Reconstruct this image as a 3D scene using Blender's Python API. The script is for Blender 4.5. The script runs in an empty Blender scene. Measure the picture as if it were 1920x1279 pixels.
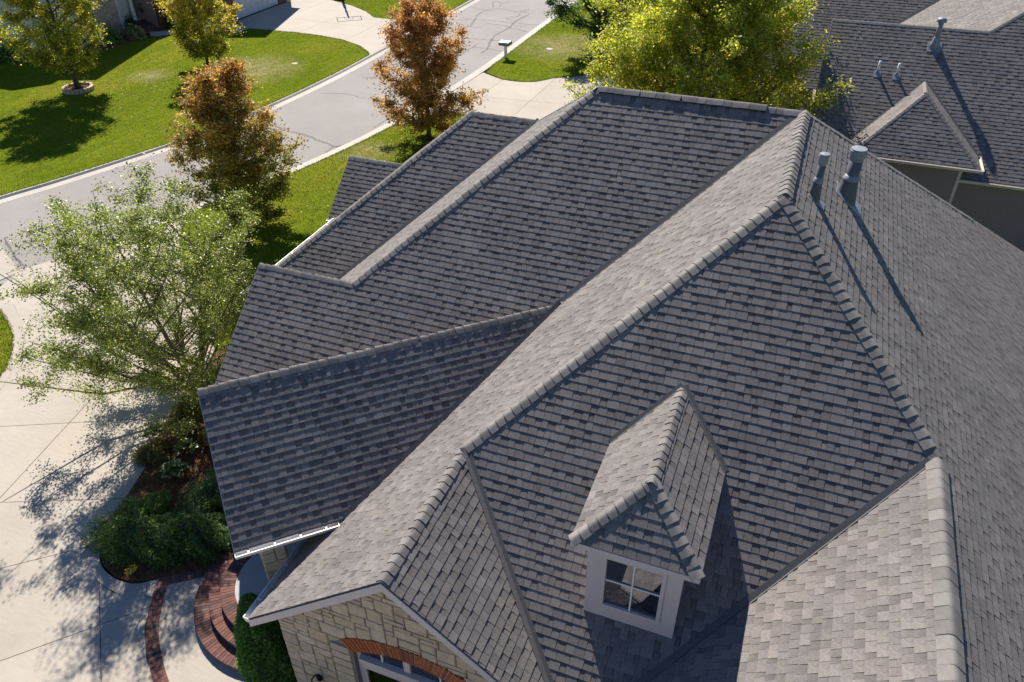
import bpy, math, random
import numpy as np
from mathutils import Vector, Matrix
rnd = random.Random(7)
PI = math.pi
sc = bpy.context.scene
C = sc.collection

# ------------------------------------------------------------------ camera
CAM = np.array((0.104, -12.410, 14.067)); YAW, PITCH, ROLL, FPX = -0.3765, 0.6303, -0.0094, 1456.26
def cam_axes():
    cy, sy, cp, sp = math.cos(YAW), math.sin(YAW), math.cos(PITCH), math.sin(PITCH)
    f = np.array([sy*cp, cy*cp, -sp]); r = np.array([cy, -sy, 0.]); u = np.cross(r, f)
    c, s = math.cos(ROLL), math.sin(ROLL)
    return c*r+s*u, -s*r+c*u, f
AXR, AXU, AXF = cam_axes()
cd = bpy.data.cameras.new('camera'); co = bpy.data.objects.new('camera', cd); C.objects.link(co)
cd.sensor_fit = 'HORIZONTAL'; cd.sensor_width = 36; cd.lens = FPX/1920*36
cd.clip_start = 0.1; cd.clip_end = 2000
m4 = Matrix.Identity(4)
for i in range(3):
    m4[i][0] = AXR[i]; m4[i][1] = AXU[i]; m4[i][2] = -AXF[i]; m4[i][3] = CAM[i]
co.matrix_world = m4
sc.camera = co
def project(P):
    d = np.asarray(P, float)-CAM; z = d@AXF
    return np.stack([960+FPX*(d@AXR)/z, 639.5-FPX*(d@AXU)/z], -1)

# ------------------------------------------------------------------ light
SUN = Vector((-.436, .600, .672)).normalized()
w = bpy.data.worlds.new('World'); sc.world = w; w.use_nodes = True
nt = w.node_tree; bg = nt.nodes['Background']
sky = nt.nodes.new('ShaderNodeTexSky'); sky.sky_type = 'NISHITA'; sky.sun_disc = False
sky.sun_elevation = math.asin(SUN.z); sky.sun_rotation = math.atan2(SUN.x, SUN.y) % (2*PI)
sky.air_density = 1.3; sky.dust_density = 0.0; sky.ozone_density = 8.0
nt.links.new(sky.outputs[0], bg.inputs[0]); bg.inputs[1].default_value = 0.052
sl = bpy.data.lights.new('sun', 'SUN'); sl.energy = 5.0; sl.angle = math.radians(0.53); sl.color = (1, .905, .71)
so = bpy.data.objects.new('sun', sl); C.objects.link(so)
so.rotation_euler = (-SUN).to_track_quat('-Z', 'Y').to_euler(); so.location = (-20, 30, 40)
sc.view_settings.view_transform = 'Standard'; sc.view_settings.look = 'None'
sc.view_settings.exposure = 0.82; sc.view_settings.gamma = 1
sc.view_settings.use_white_balance = True; sc.view_settings.white_balance_temperature = 6120; sc.view_settings.white_balance_tint = 15
sc.cycles.max_bounces = 6; sc.cycles.transparent_max_bounces = 8

# ------------------------------------------------------------------ materials
def newmat(name):
    m = bpy.data.materials.new(name); m.use_nodes = True
    nt = m.node_tree; b = nt.nodes['Principled BSDF']
    b.inputs['Specular IOR Level'].default_value = .3
    return m, nt, b
def N(nt, t, **kw):
    n = nt.nodes.new(t)
    for k, v in kw.items(): setattr(n, k, v)
    return n
def noise(nt, scale, detail=3, rough=.6, coord=None, vscale=None):
    tc = N(nt, 'ShaderNodeTexCoord')
    src = tc.outputs[coord or 'Object']
    if vscale:
        mp = N(nt, 'ShaderNodeMapping'); mp.inputs['Scale'].default_value = vscale
        nt.links.new(src, mp.inputs[0]); src = mp.outputs[0]
    n = N(nt, 'ShaderNodeTexNoise'); n.inputs['Scale'].default_value = scale
    n.inputs['Detail'].default_value = detail; n.inputs['Roughness'].default_value = rough
    nt.links.new(src, n.inputs['Vector']); return n
def ramp(nt, src, stops):
    r = N(nt, 'ShaderNodeValToRGB'); e = r.color_ramp.elements
    while len(e) < len(stops): e.new(.5)
    for k, (p, c) in enumerate(stops):
        e[k].position = p; e[k].color = (*c, 1) if len(c) == 3 else c
    nt.links.new(src, r.inputs[0]); return r
def mix(nt, a, b, fac, mode='MIX'):
    n = N(nt, 'ShaderNodeMix', data_type='RGBA', blend_type=mode)
    for s, v in ((n.inputs[0], fac), (n.inputs[6], a), (n.inputs[7], b)):
        if hasattr(v, 'links') or hasattr(v, 'is_linked'): nt.links.new(v, s)
        else: s.default_value = v if not isinstance(v, tuple) else (*v, 1) if len(v) == 3 else v
    return n.outputs[2]
def bump(nt, b, src, strength, dist=.01):
    n = N(nt, 'ShaderNodeBump'); n.inputs['Strength'].default_value = strength; n.inputs['Distance'].default_value = dist
    nt.links.new(src, n.inputs['Height']); nt.links.new(n.outputs[0], b.inputs['Normal'])
def simple(name, col, rough=.6, metal=0, var=.12, scale=6, bmp=0, spec=.3):
    m, nt, b = newmat(name)
    n = noise(nt, scale, 4)
    r = ramp(nt, n.outputs[0], [(.3, tuple(c*(1-var) for c in col)), (.7, tuple(min(1, c*(1+var)) for c in col))])
    nt.links.new(r.outputs[0], b.inputs['Base Color'])
    b.inputs['Roughness'].default_value = rough; b.inputs['Metallic'].default_value = metal
    b.inputs['Specular IOR Level'].default_value = spec
    if bmp: bump(nt, b, noise(nt, scale*8, 3).outputs[0], bmp)
    return m
def objrand(name, stops, rough=.85, scale=14, amt=.35, bmp=.4, fine=120, dist=.006):
    """colour picked per object, with grain"""
    m, nt, b = newmat(name)
    oi = N(nt, 'ShaderNodeObjectInfo')
    r = ramp(nt, oi.outputs['Random'], stops)
    n = noise(nt, scale, 4); g = ramp(nt, n.outputs[0], [(.25, (1-amt,)*3), (.75, (1+amt*.5,)*3)])
    c = mix(nt, r.outputs[0], g.outputs[0], 1.0, 'MULTIPLY')
    nf = noise(nt, fine, 2); g2 = ramp(nt, nf.outputs[0], [(.3, (.82,)*3), (.7, (1.12,)*3)])
    c = mix(nt, c, g2.outputs[0], 1.0, 'MULTIPLY')
    nt.links.new(c, b.inputs['Base Color']); b.inputs['Roughness'].default_value = rough
    if bmp: bump(nt, b, nf.outputs[0], bmp, dist)
    return m
def attr_mat(name, rough=.9, fine=170, blot=.9, spec=.25):
    m, nt, b = newmat(name)
    a = N(nt, 'ShaderNodeAttribute', attribute_name='Col')
    nf = noise(nt, fine, 2, .7); g = ramp(nt, nf.outputs[0], [(.28, (.70,)*3), (.72, (1.22,)*3)])
    c = mix(nt, a.outputs['Color'], g.outputs[0], 1.0, 'MULTIPLY')
    nm = noise(nt, 30, 3, .75); gm = ramp(nt, nm.outputs[0], [(.3, (.80, .80, .80)), (.7, (1.16, 1.15, 1.13))])
    c = mix(nt, c, gm.outputs[0], 1.0, 'MULTIPLY')
    nb = noise(nt, blot, 6, .7); g2 = ramp(nt, nb.outputs[0], [(.3, (.82, .82, .84)), (.7, (1.12, 1.11, 1.08))])
    c = mix(nt, c, g2.outputs[0], 1.0, 'MULTIPLY')
    nt.links.new(c, b.inputs['Base Color']); b.inputs['Roughness'].default_value = rough
    b.inputs['Specular IOR Level'].default_value = spec
    bump(nt, b, nf.outputs[0], .5, .004)
    return m
def leaf_mat(name, trans=.4, rough=.5, gain=1.0, spec=.35):
    m, nt, b = newmat(name); out = nt.nodes['Material Output']
    a = N(nt, 'ShaderNodeAttribute', attribute_name='Col')
    nt.links.new(a.outputs['Color'], b.inputs['Base Color']); b.inputs['Roughness'].default_value = rough
    b.inputs['Specular IOR Level'].default_value = spec
    t = N(nt, 'ShaderNodeBsdfTranslucent')
    c = mix(nt, a.outputs['Color'], (1.25*gain, 1.3*gain, .55*gain), 1.0, 'MULTIPLY')
    nt.links.new(c, t.inputs[0])
    ms = N(nt, 'ShaderNodeMixShader'); ms.inputs[0].default_value = trans
    nt.links.new(b.outputs[0], ms.inputs[1]); nt.links.new(t.outputs[0], ms.inputs[2])
    nt.links.new(ms.outputs[0], out.inputs[0])
    return m

MT = {}
MT['shingle'] = attr_mat('weathered_shingle')
MT['cap'] = objrand('cap_shingle', [(0, (.155, .147, .145)), (.5, (.195, .186, .18)), (1, (.24, .228, .22))], amt=.22, scale=9, fine=170, dist=.004)
MT['deck'] = simple('roof_underlay', (.05, .048, .047), .95)
MT['valley'] = simple('valley_strip', (.105, .105, .112), .8, var=.15, scale=20, bmp=.2)
MT['vent_mesh'] = simple('vent_mesh', (.02, .02, .022), .8)
MT['trim'] = simple('taupe_trim_paint', (.56, .505, .51), .55, var=.05, scale=3)
MT['white'] = simple('white_trim_paint', (.78, .77, .75), .45, var=.04)
MT['gutter'] = simple('white_gutter_metal', (.72, .72, .71), .35, var=.05, spec=.5)
MT['ngutter'] = simple('cream_gutter_metal', (.6, .57, .52), .4, var=.05)
MT['galv'] = simple('galvanised_metal', (.25, .27, .31), .5, .1, var=.12, scale=8)
MT['galvd'] = simple('shaded_flue_metal', (.115, .125, .145), .6, 0, var=.15, scale=8)  # darker copy of the metal, with the pipes' shaded sides put into its colour
MT['pvc'] = simple('white_pvc', (.75, .75, .74), .4, var=.04)
MT['stone'] = objrand('cream_ashlar', [(0, (.48, .385, .27)), (.35, (.57, .475, .36)), (.6, (.53, .425, .285)), (.8, (.60, .51, .40)), (1, (.46, .38, .30))], amt=.3, scale=7, bmp=.6, fine=45, dist=.012)
MT['mortar'] = simple('mortar', (.215, .205, .205), .95, scale=30, bmp=.3)
MT['archmortar'] = simple('pale_mortar', (.36, .34, .34), .95, scale=30)
MT['brick'] = objrand('red_brick', [(0, (.15, .068, .058)), (.4, (.20, .092, .078)), (.7, (.115, .062, .058)), (.9, (.075, .055, .058)), (1, (.24, .135, .11))], amt=.35, scale=12, fine=70)
MT['archbrick'] = objrand('orange_arch_brick', [(0, (.36, .10, .035)), (.5, (.44, .135, .045)), (.85, (.30, .085, .035)), (1, (.14, .06, .035))], amt=.3, scale=12, fine=70)
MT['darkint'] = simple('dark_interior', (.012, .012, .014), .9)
MT['curtain'] = simple('curtain_cloth', (.20, .19, .18), .9)
MT['bark'] = simple('bark', (.10, .082, .066), .9, var=.4, scale=9, bmp=.8)
MT['birchbark'] = simple('pale_bark', (.20, .155, .12), .85, var=.4, scale=7, bmp=.6)
MT['black'] = simple('black_metal', (.014, .014, .015), .4)
MT['mailblack'] = simple('mailbox_dark', (.05, .05, .06), .35, spec=.6)
MT['mailgrey'] = simple('mailbox_top', (.45, .46, .48), .22, spec=.7, var=.05)
MT['tar'] = simple('crack_sealant', (.075, .072, .075), .7, var=.2, scale=4)
MT['siding'] = simple('taupe_siding', (.25, .205, .185), .7, var=.05)
MT['sidingw'] = simple('pale_siding', (.62, .60, .57), .7, var=.05)
MT['garage'] = simple('white_garage_door', (.72, .71, .72), .5, var=.03)
MT['needle'] = leaf_mat('conifer_foliage', .3, .6, 1.0)
MT['leaf'] = leaf_mat('maple_foliage', .5, .5, 1.2)
MT['leafb'] = leaf_mat('birch_foliage', .46, .4, 1.3, .6)
MT['hosta'] = simple('hosta_leaf', (.14, .20, .06), .38, var=.35, scale=5, spec=.5)
MT['flower'] = simple('yellow_petal', (.75, .50, .02), .6)
MT['terracotta'] = simple('orange_gourd', (.65, .19, .03), .5)

def grass_mat():
    m, nt, b = newmat('lawn_grass')
    n1 = noise(nt, .22, 6, .7); n2 = noise(nt, 3.0, 5, .75); n3 = noise(nt, 42, 2, .7)
    r = ramp(nt, n1.outputs[0], [(.28, (.105, .16, .011)), (.5, (.155, .205, .014)), (.72, (.225, .238, .027))])
    c = mix(nt, r.outputs[0], ramp(nt, n2.outputs[0], [(.3, (.68, .72, .62)), (.7, (1.18, 1.12, 1.2))]).outputs[0], 1.0, 'MULTIPLY')
    c = mix(nt, c, ramp(nt, n3.outputs[0], [(.3, (.55, .6, .5)), (.7, (1.35, 1.3, 1.3))]).outputs[0], 1.0, 'MULTIPLY')
    ns = noise(nt, .55, 3, .5, vscale=(5.5, .5, 1)); c = mix(nt, c, ramp(nt, ns.outputs[0], [(.35, (.90, .90, .9)), (.65, (1.09, 1.07, 1.05))]).outputs[0], 1.0, 'MULTIPLY')
    # worn dry patches in the turf
    tc = N(nt, 'ShaderNodeTexCoord'); tot = None
    nd = noise(nt, 1.1, 5, .75)
    for (x, y, r0, r1) in ((-31.3, 25.6, 1.0, 3.4), (-36.2, 22.6, .3, 1.6), (-15.6, 36.3, .9, 3.6), (-14.3, 38.2, .4, 2.2), (-18.6, 17.0, .1, 1.6)):
        d = N(nt, 'ShaderNodeVectorMath', operation='DISTANCE'); nt.links.new(tc.outputs['Object'], d.inputs[0]); d.inputs[1].default_value = (x, y, .0)
        mr = N(nt, 'ShaderNodeMapRange'); mr.inputs[1].default_value = r0; mr.inputs[2].default_value = r1; mr.inputs[3].default_value = .95; mr.inputs[4].default_value = 0
        nt.links.new(d.outputs['Value'], mr.inputs[0])
        if tot is None: tot = mr.outputs[0]
        else:
            mx = N(nt, 'ShaderNodeMath', operation='MAXIMUM'); nt.links.new(tot, mx.inputs[0]); nt.links.new(mr.outputs[0], mx.inputs[1]); tot = mx.outputs[0]
    rr = ramp(nt, nd.outputs[0], [(.33, (0, 0, 0)), (.55, (1, 1, 1))])
    mu = N(nt, 'ShaderNodeMath', operation='MULTIPLY'); nt.links.new(tot, mu.inputs[0]); nt.links.new(rr.outputs[0], mu.inputs[1])
    c = mix(nt, c, (.30, .27, .13), mu.outputs[0])
    nt.links.new(c, b.inputs['Base Color']); b.inputs['Roughness'].default_value = 1
    b.inputs['Specular IOR Level'].default_value = 0
    bump(nt, b, n3.outputs[0], .8, .04)
    return m
MT['grass'] = grass_mat()
def concrete_mat(name, col, tint=.14):
    m, nt, b = newmat(name)
    n1 = noise(nt, .45, 6, .65); n2 = noise(nt, 3.2, 5, .6, vscale=(1, 5, 1)); n3 = noise(nt, 60, 2, .6)
    r = ramp(nt, n1.outputs[0], [(.25, tuple(c*(1-tint) for c in col)), (.75, tuple(c*(1+tint*.6) for c in col))])
    c = mix(nt, r.outputs[0], ramp(nt, n2.outputs[0], [(.3, (.93, .92, .91)), (.7, (1.05, 1.05, 1.05))]).outputs[0], 1.0, 'MULTIPLY')
    c = mix(nt, c, ramp(nt, n3.outputs[0], [(.3, (.93,)*3), (.7, (1.05,)*3)]).outputs[0], 1.0, 'MULTIPLY')
    oi = N(nt, 'ShaderNodeObjectInfo')
    c = mix(nt, c, ramp(nt, oi.outputs['Random'], [(0, (.95, .95, .95)), (1, (1.04, 1.03, 1.01))]).outputs[0], 1.0, 'MULTIPLY')
    nt.links.new(c, b.inputs['Base Color']); b.inputs['Roughness'].default_value = .85
    bump(nt, b, n3.outputs[0], .15, .004)
    return m
MT['concrete'] = concrete_mat('drive_concrete', (.43, .395, .35))
MT['kerb'] = concrete_mat('kerb_concrete', (.47, .45, .42), .2)
MT['porchfloor'] = concrete_mat('porch_concrete', (.40, .41, .42), .1)
def asphalt_mat():
    m, nt, b = newmat('old_asphalt')
    n1 = noise(nt, .3, 6, .7); n3 = noise(nt, 24, 3, .8)
    r = ramp(nt, n1.outputs[0], [(.25, (.245, .232, .228)), (.75, (.315, .30, .292))])
    c = mix(nt, r.outputs[0], ramp(nt, n3.outputs[0], [(.3, (.82,)*3), (.7, (1.14,)*3)]).outputs[0], 1.0, 'MULTIPLY')
    nt.links.new(c, b.inputs['Base Color']); b.inputs['Roughness'].default_value = .9
    bump(nt, b, n3.outputs[0], .3, .01)
    return m
MT['asphalt'] = asphalt_mat()
def mulch_mat():
    m, nt, b = newmat('bark_mulch')
    n1 = noise(nt, 2, 5, .7); n3 = noise(nt, 28, 4, .8)
    r = ramp(nt, n1.outputs[0], [(.3, (.09, .045, .022)), (.6, (.21, .105, .045)), (.8, (.28, .15, .065))])
    c = mix(nt, r.outputs[0], ramp(nt, n3.outputs[0], [(.3, (.4,)*3), (.7, (1.5,)*3)]).outputs[0], 1.0, 'MULTIPLY')
    nt.links.new(c, b.inputs['Base Color']); b.inputs['Roughness'].default_value = .95
    bump(nt, b, n3.outputs[0], 1.0, .05)
    return m
MT['mulch'] = mulch_mat()
def glass_mat():
    m, nt, b = newmat('window_glass'); out = nt.nodes['Material Output']
    g = N(nt, 'ShaderNodeBsdfGlossy'); g.inputs['Roughness'].default_value = .015; g.inputs['Color'].default_value = (.9, .93, 1, 1)
    t = N(nt, 'ShaderNodeBsdfTransparent'); t.inputs[0].default_value = (.75, .78, .78, 1)
    f = N(nt, 'ShaderNodeFresnel'); f.inputs[0].default_value = 3.6
    s = N(nt, 'ShaderNodeMixShader'); nt.links.new(f.outputs[0], s.inputs[0])
    nt.links.new(t.outputs[0], s.inputs[1]); nt.links.new(g.outputs[0], s.inputs[2]); nt.links.new(s.outputs[0], out.inputs[0])
    return m
MT['glass'] = glass_mat()

# ------------------------------------------------------------------ helpers
EMPTY_LOC = {}
def attach(o, parent):
    if parent is None: return
    o.parent = parent
    if parent.name in EMPTY_LOC: o.matrix_parent_inverse = Matrix.Translation(-EMPTY_LOC[parent.name])
def obj(name, verts, faces, mat, parent=None, smooth=False, col=None, loc=None):
    me = bpy.data.meshes.new(name); me.from_pydata([tuple(v) for v in verts], [], [tuple(f) for f in faces])
    me.materials.append(MT[mat] if isinstance(mat, str) else mat)
    if smooth: me.polygons.foreach_set('use_smooth', [True]*len(me.polygons))
    if col is not None:
        a = me.color_attributes.new('Col', 'FLOAT_COLOR', 'POINT')
        a.data.foreach_set('color', np.asarray(col, np.float32).ravel())
    o = bpy.data.objects.new(name, me); C.objects.link(o); attach(o, parent)
    if loc is not None: o.location = loc
    return o
def link_copy(o, parent=None, loc=None, rot=None, scale=None):
    c = o.copy(); C.objects.link(c)
    if loc is not None: c.location = loc
    if rot is not None: c.rotation_euler = rot
    if scale is not None: c.scale = scale
    return c
def tag(o, label=None, cat=None, group=None, kind=None):
    if label: o['label'] = label
    if cat: o['category'] = cat
    if group: o['group'] = group
    if kind: o['kind'] = kind
    return o
def thing(name, label, cat, loc, group=None):
    o = bpy.data.objects.new(name, None); C.objects.link(o); o.location = loc; o.empty_display_size = .3
    EMPTY_LOC[o.name] = Vector(loc)
    return tag(o, label, cat, group)
class MB:
    def __init__(s): s.v = []; s.f = []
    def add(s, vs, fs):
        k = len(s.v); s.v += [tuple(map(float, v)) for v in vs]; s.f += [tuple(i+k for i in f) for f in fs]; return s
    def box(s, x0, x1, y0, y1, z0, z1):
        return s.add([(x0, y0, z0), (x1, y0, z0), (x1, y1, z0), (x0, y1, z0), (x0, y0, z1), (x1, y0, z1), (x1, y1, z1), (x0, y1, z1)],
                     [(0, 3, 2, 1), (4, 5, 6, 7), (0, 1, 5, 4), (1, 2, 6, 5), (2, 3, 7, 6), (3, 0, 4, 7)])
    def obox(s, c, ax, ay, az, hx, hy, hz):
        c = np.array(c, float); ax, ay, az = (np.array(a, float)/np.linalg.norm(a) for a in (ax, ay, az))
        vs = [c+ax*hx*i+ay*hy*j+az*hz*k for k in (-1, 1) for (i, j) in ((-1, -1), (1, -1), (1, 1), (-1, 1))]
        return s.add(vs, [(0, 3, 2, 1), (4, 5, 6, 7), (0, 1, 5, 4), (1, 2, 6, 5), (2, 3, 7, 6), (3, 0, 4, 7)])
    def beam(s, A, B, up, wd, ht):
        A, B = np.array(A, float), np.array(B, float); d = B-A; L = np.linalg.norm(d); d /= L
        up = np.array(up, float); sd = np.cross(d, up); sd /= np.linalg.norm(sd); up = np.cross(sd, d)
        return s.obox((A+B)/2, d, sd, up, L/2, wd/2, ht/2)
    def tube(s, pts, rads, seg=8, cap=True):
        pts = [np.array(p, float) for p in pts]; k = len(s.v)
        for i, p in enumerate(pts):
            d = pts[min(i+1, len(pts)-1)]-pts[max(i-1, 0)]; d /= (np.linalg.norm(d)+1e-9)
            a = np.cross(d, (0, 0, 1) if abs(d[2]) < .9 else (1, 0, 0)); a /= np.linalg.norm(a); b = np.cross(d, a)
            for j in range(seg):
                t = 2*PI*j/seg; s.v.append(tuple(p+rads[i]*(math.cos(t)*a+math.sin(t)*b)))
        for i in range(len(pts)-1):
            for j in range(seg):
                s.f.append((k+i*seg+j, k+i*seg+(j+1) % seg, k+(i+1)*seg+(j+1) % seg, k+(i+1)*seg+j))
        if cap:
            s.f.append(tuple(k+j for j in range(seg))[::-1]); s.f.append(tuple(k+(len(pts)-1)*seg+j for j in range(seg)))
        return s
    def lathe(s, c, prof, seg=20):
        return s.tube([(c[0], c[1], c[2]+z) for r, z in prof], [max(r, 1e-4) for r, z in prof], seg)
    def prism(s, poly, z0, z1):
        n = len(poly); vs = [(x, y, z0) for x, y in poly]+[(x, y, z1) for x, y in poly]
        return s.add(vs, [tuple(range(n))[::-1], tuple(range(n, 2*n))]+[(i, (i+1) % n, n+(i+1) % n, n+i) for i in range(n)])
    def sweep(s, prof, A, B, xa, za=(0, 0, 1), close=True):
        """2D profile (x,z) pushed from A to B"""
        A, B, xa, za = (np.array(q, float) for q in (A, B, xa, za)); n = len(prof)
        vs = [A+xa*p[0]+za*p[1] for p in prof]+[B+xa*p[0]+za*p[1] for p in prof]
        fs = [(i, (i+1) % n, n+(i+1) % n, n+i) for i in range(n if close else n-1)]
        if close: fs += [tuple(range(n))[::-1], tuple(range(n, 2*n))]
        return s.add(vs, fs)
    def build(s, name, mat, parent=None, smooth=False):
        return obj(name, s.v, s.f, mat, parent, smooth)
def clip(poly, a, b, c):
    """keep a*x+b*y<=c"""
    out = []
    for i in range(len(poly)):
        p, q = poly[i], poly[(i+1) % len(poly)]
        dp, dq = a*p[0]+b*p[1]-c, a*q[0]+b*q[1]-c
        if dp <= 0: out.append(p)
        if (dp < 0 < dq) or (dq < 0 < dp):
            t = dp/(dp-dq); out.append((p[0]+t*(q[0]-p[0]), p[1]+t*(q[1]-p[1])))
    return out
def area(p): return abs(sum(p[i][0]*p[(i+1) % len(p)][1]-p[(i+1) % len(p)][0]*p[i][1] for i in range(len(p))))/2
def clip_convex(poly, hull):
    s = sum(hull[i][0]*hull[(i+1) % len(hull)][1]-hull[(i+1) % len(hull)][0]*hull[i][1] for i in range(len(hull)))
    h = hull if s > 0 else hull[::-1]
    for i in range(len(h)):
        p, q = h[i], h[(i+1) % len(h)]
        a, b = q[1]-p[1], -(q[0]-p[0])
        poly = clip(poly, a, b, a*p[0]+b*p[1])
        if len(poly) < 3: return []
    return poly

# ------------------------------------------------------------------ shingled slopes
M_ = .83333
def frame(poly):
    p = [np.array(q, float) for q in poly]
    n = np.cross(p[1]-p[0], p[2]-p[0]); n /= np.linalg.norm(n)
    if n[2] < 0: n = -n
    u = np.cross((0, 0, 1), n); u /= np.linalg.norm(u); v = np.cross(n, u)
    return n, u, v
TABS = []
def tone(r, hi):
    k = r.gauss(0, 1)
    L = (.192 if hi else .168)*(1+.085*k)
    L = max(.11, min(.27, L)); wv = r.random()
    return np.array((L*(1.01+.035*wv), L*(.962+.008*wv), L*(.992-.035*wv)))
def slope(parent, polys, seed, e=.1434, label=None, wmul=1.0, field=True, th=(.0150, .0158), name='roof_slope'):
    n, u, v = frame(polys[0]); r = random.Random(seed)
    allp = [np.array(q, float) for P in polys for q in P]
    O = min(allp, key=lambda q: q@v)
    mb = MB()
    for P in polys:
        k = len(mb.v); top = [np.array(q)-n*.006 for q in P]; bot = [np.array(q)-n*.05 for q in P]; L = len(P)
        mb.add(top+bot, [tuple(range(L)), tuple(range(L, 2*L))[::-1]]+[(i, (i+1) % L, L+(i+1) % L, L+i) for i in range(L)])
    so = mb.build(name, 'deck', parent)
    if label: so['label'] = label
    if not field: return so
    hulls = [[((np.array(q)-O)@u, (np.array(q)-O)@v) for q in P] for P in polys]
    us = [p[0] for h in hulls for p in h]; vs = [p[1] for h in hulls for p in h]
    k = -1
    while k*e < max(vs):
        k += 1; v0 = (k)*e-.004; v1 = v0+e+.001
        # width of this course only
        x = min(us)-r.random()*.3; hi = r.random() < .5
        while x < max(us):
            wd = (r.uniform(.10, .22) if hi else r.uniform(.07, .15))*wmul
            rect = [(x+.0028, v0), (x+wd-.0028, v0), (x+wd-.0028, v1), (x+.0028, v1)]
            for h in hulls:
                c = clip_convex(rect, h)
                if len(c) >= 3 and area(c) > .0004:
                    TABS.append((so, c, v0, v1, O, u, v, n, (th[1] if hi else th[0])+r.uniform(-.0018, .0018), tone(r, hi), hi))
            x += wd
            hi = (r.random() < .5) if hi else True
    return so
def tab_mesh(t):
    so, c, v0, v1, O, u, v, n, hb, colr, hi = t
    c = [c[i] for i in range(len(c)) if abs(c[i][0]-c[i-1][0])+abs(c[i][1]-c[i-1][1]) > 1e-5]
    L = len(c)
    top = []; col = []
    for (a, b) in c:
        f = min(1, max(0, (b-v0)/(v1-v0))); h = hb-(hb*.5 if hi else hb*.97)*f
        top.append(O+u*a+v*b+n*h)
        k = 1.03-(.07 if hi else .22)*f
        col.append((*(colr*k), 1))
    bot = [O+u*a+v*b-n*.003 for (a, b) in c]
    fs = [tuple(range(L))]
    for i in range(L):
        j = (i+1) % L
        if c[i][1] > v1-1e-4 and c[j][1] > v1-1e-4: continue
        fs.append((j, i, L+i, L+j))
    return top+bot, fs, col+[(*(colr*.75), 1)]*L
def flush_tabs(limit=300):
    """largest-showing tabs become single shingles; the rest of each slope is one field"""
    global TABS
    sc_ = []
    for t in TABS:
        if limit and len(t[1]) >= 4:
            P = [t[4]+t[5]*a+t[6]*b for a, b in t[1]]; c = np.mean(P, 0)
            if np.dot(c-CAM, AXF) > 1:
                q = project(P)
                if (q[:, 0] > 0).all() and (q[:, 0] < 1920).all() and (q[:, 1] > 0).all() and (q[:, 1] < 1279).all():
                    sc_.append((area([tuple(k) for k in q]) if np.dot(c-CAM, t[7]) < 0 else 0, id(t)))
    keep = set(i for a, i in sorted(sc_, reverse=True)[:limit])
    by = {}
    for t in TABS:
        V, F, K = tab_mesh(t)
        if id(t) in keep:
            ctr = np.mean(V[:len(V)//2], 0)
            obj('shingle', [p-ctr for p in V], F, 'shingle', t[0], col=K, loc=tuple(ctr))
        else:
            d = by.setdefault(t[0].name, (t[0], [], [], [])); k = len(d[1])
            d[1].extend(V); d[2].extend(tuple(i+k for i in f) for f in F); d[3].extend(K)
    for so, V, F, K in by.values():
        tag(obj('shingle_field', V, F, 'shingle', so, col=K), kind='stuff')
    TABS = []

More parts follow.
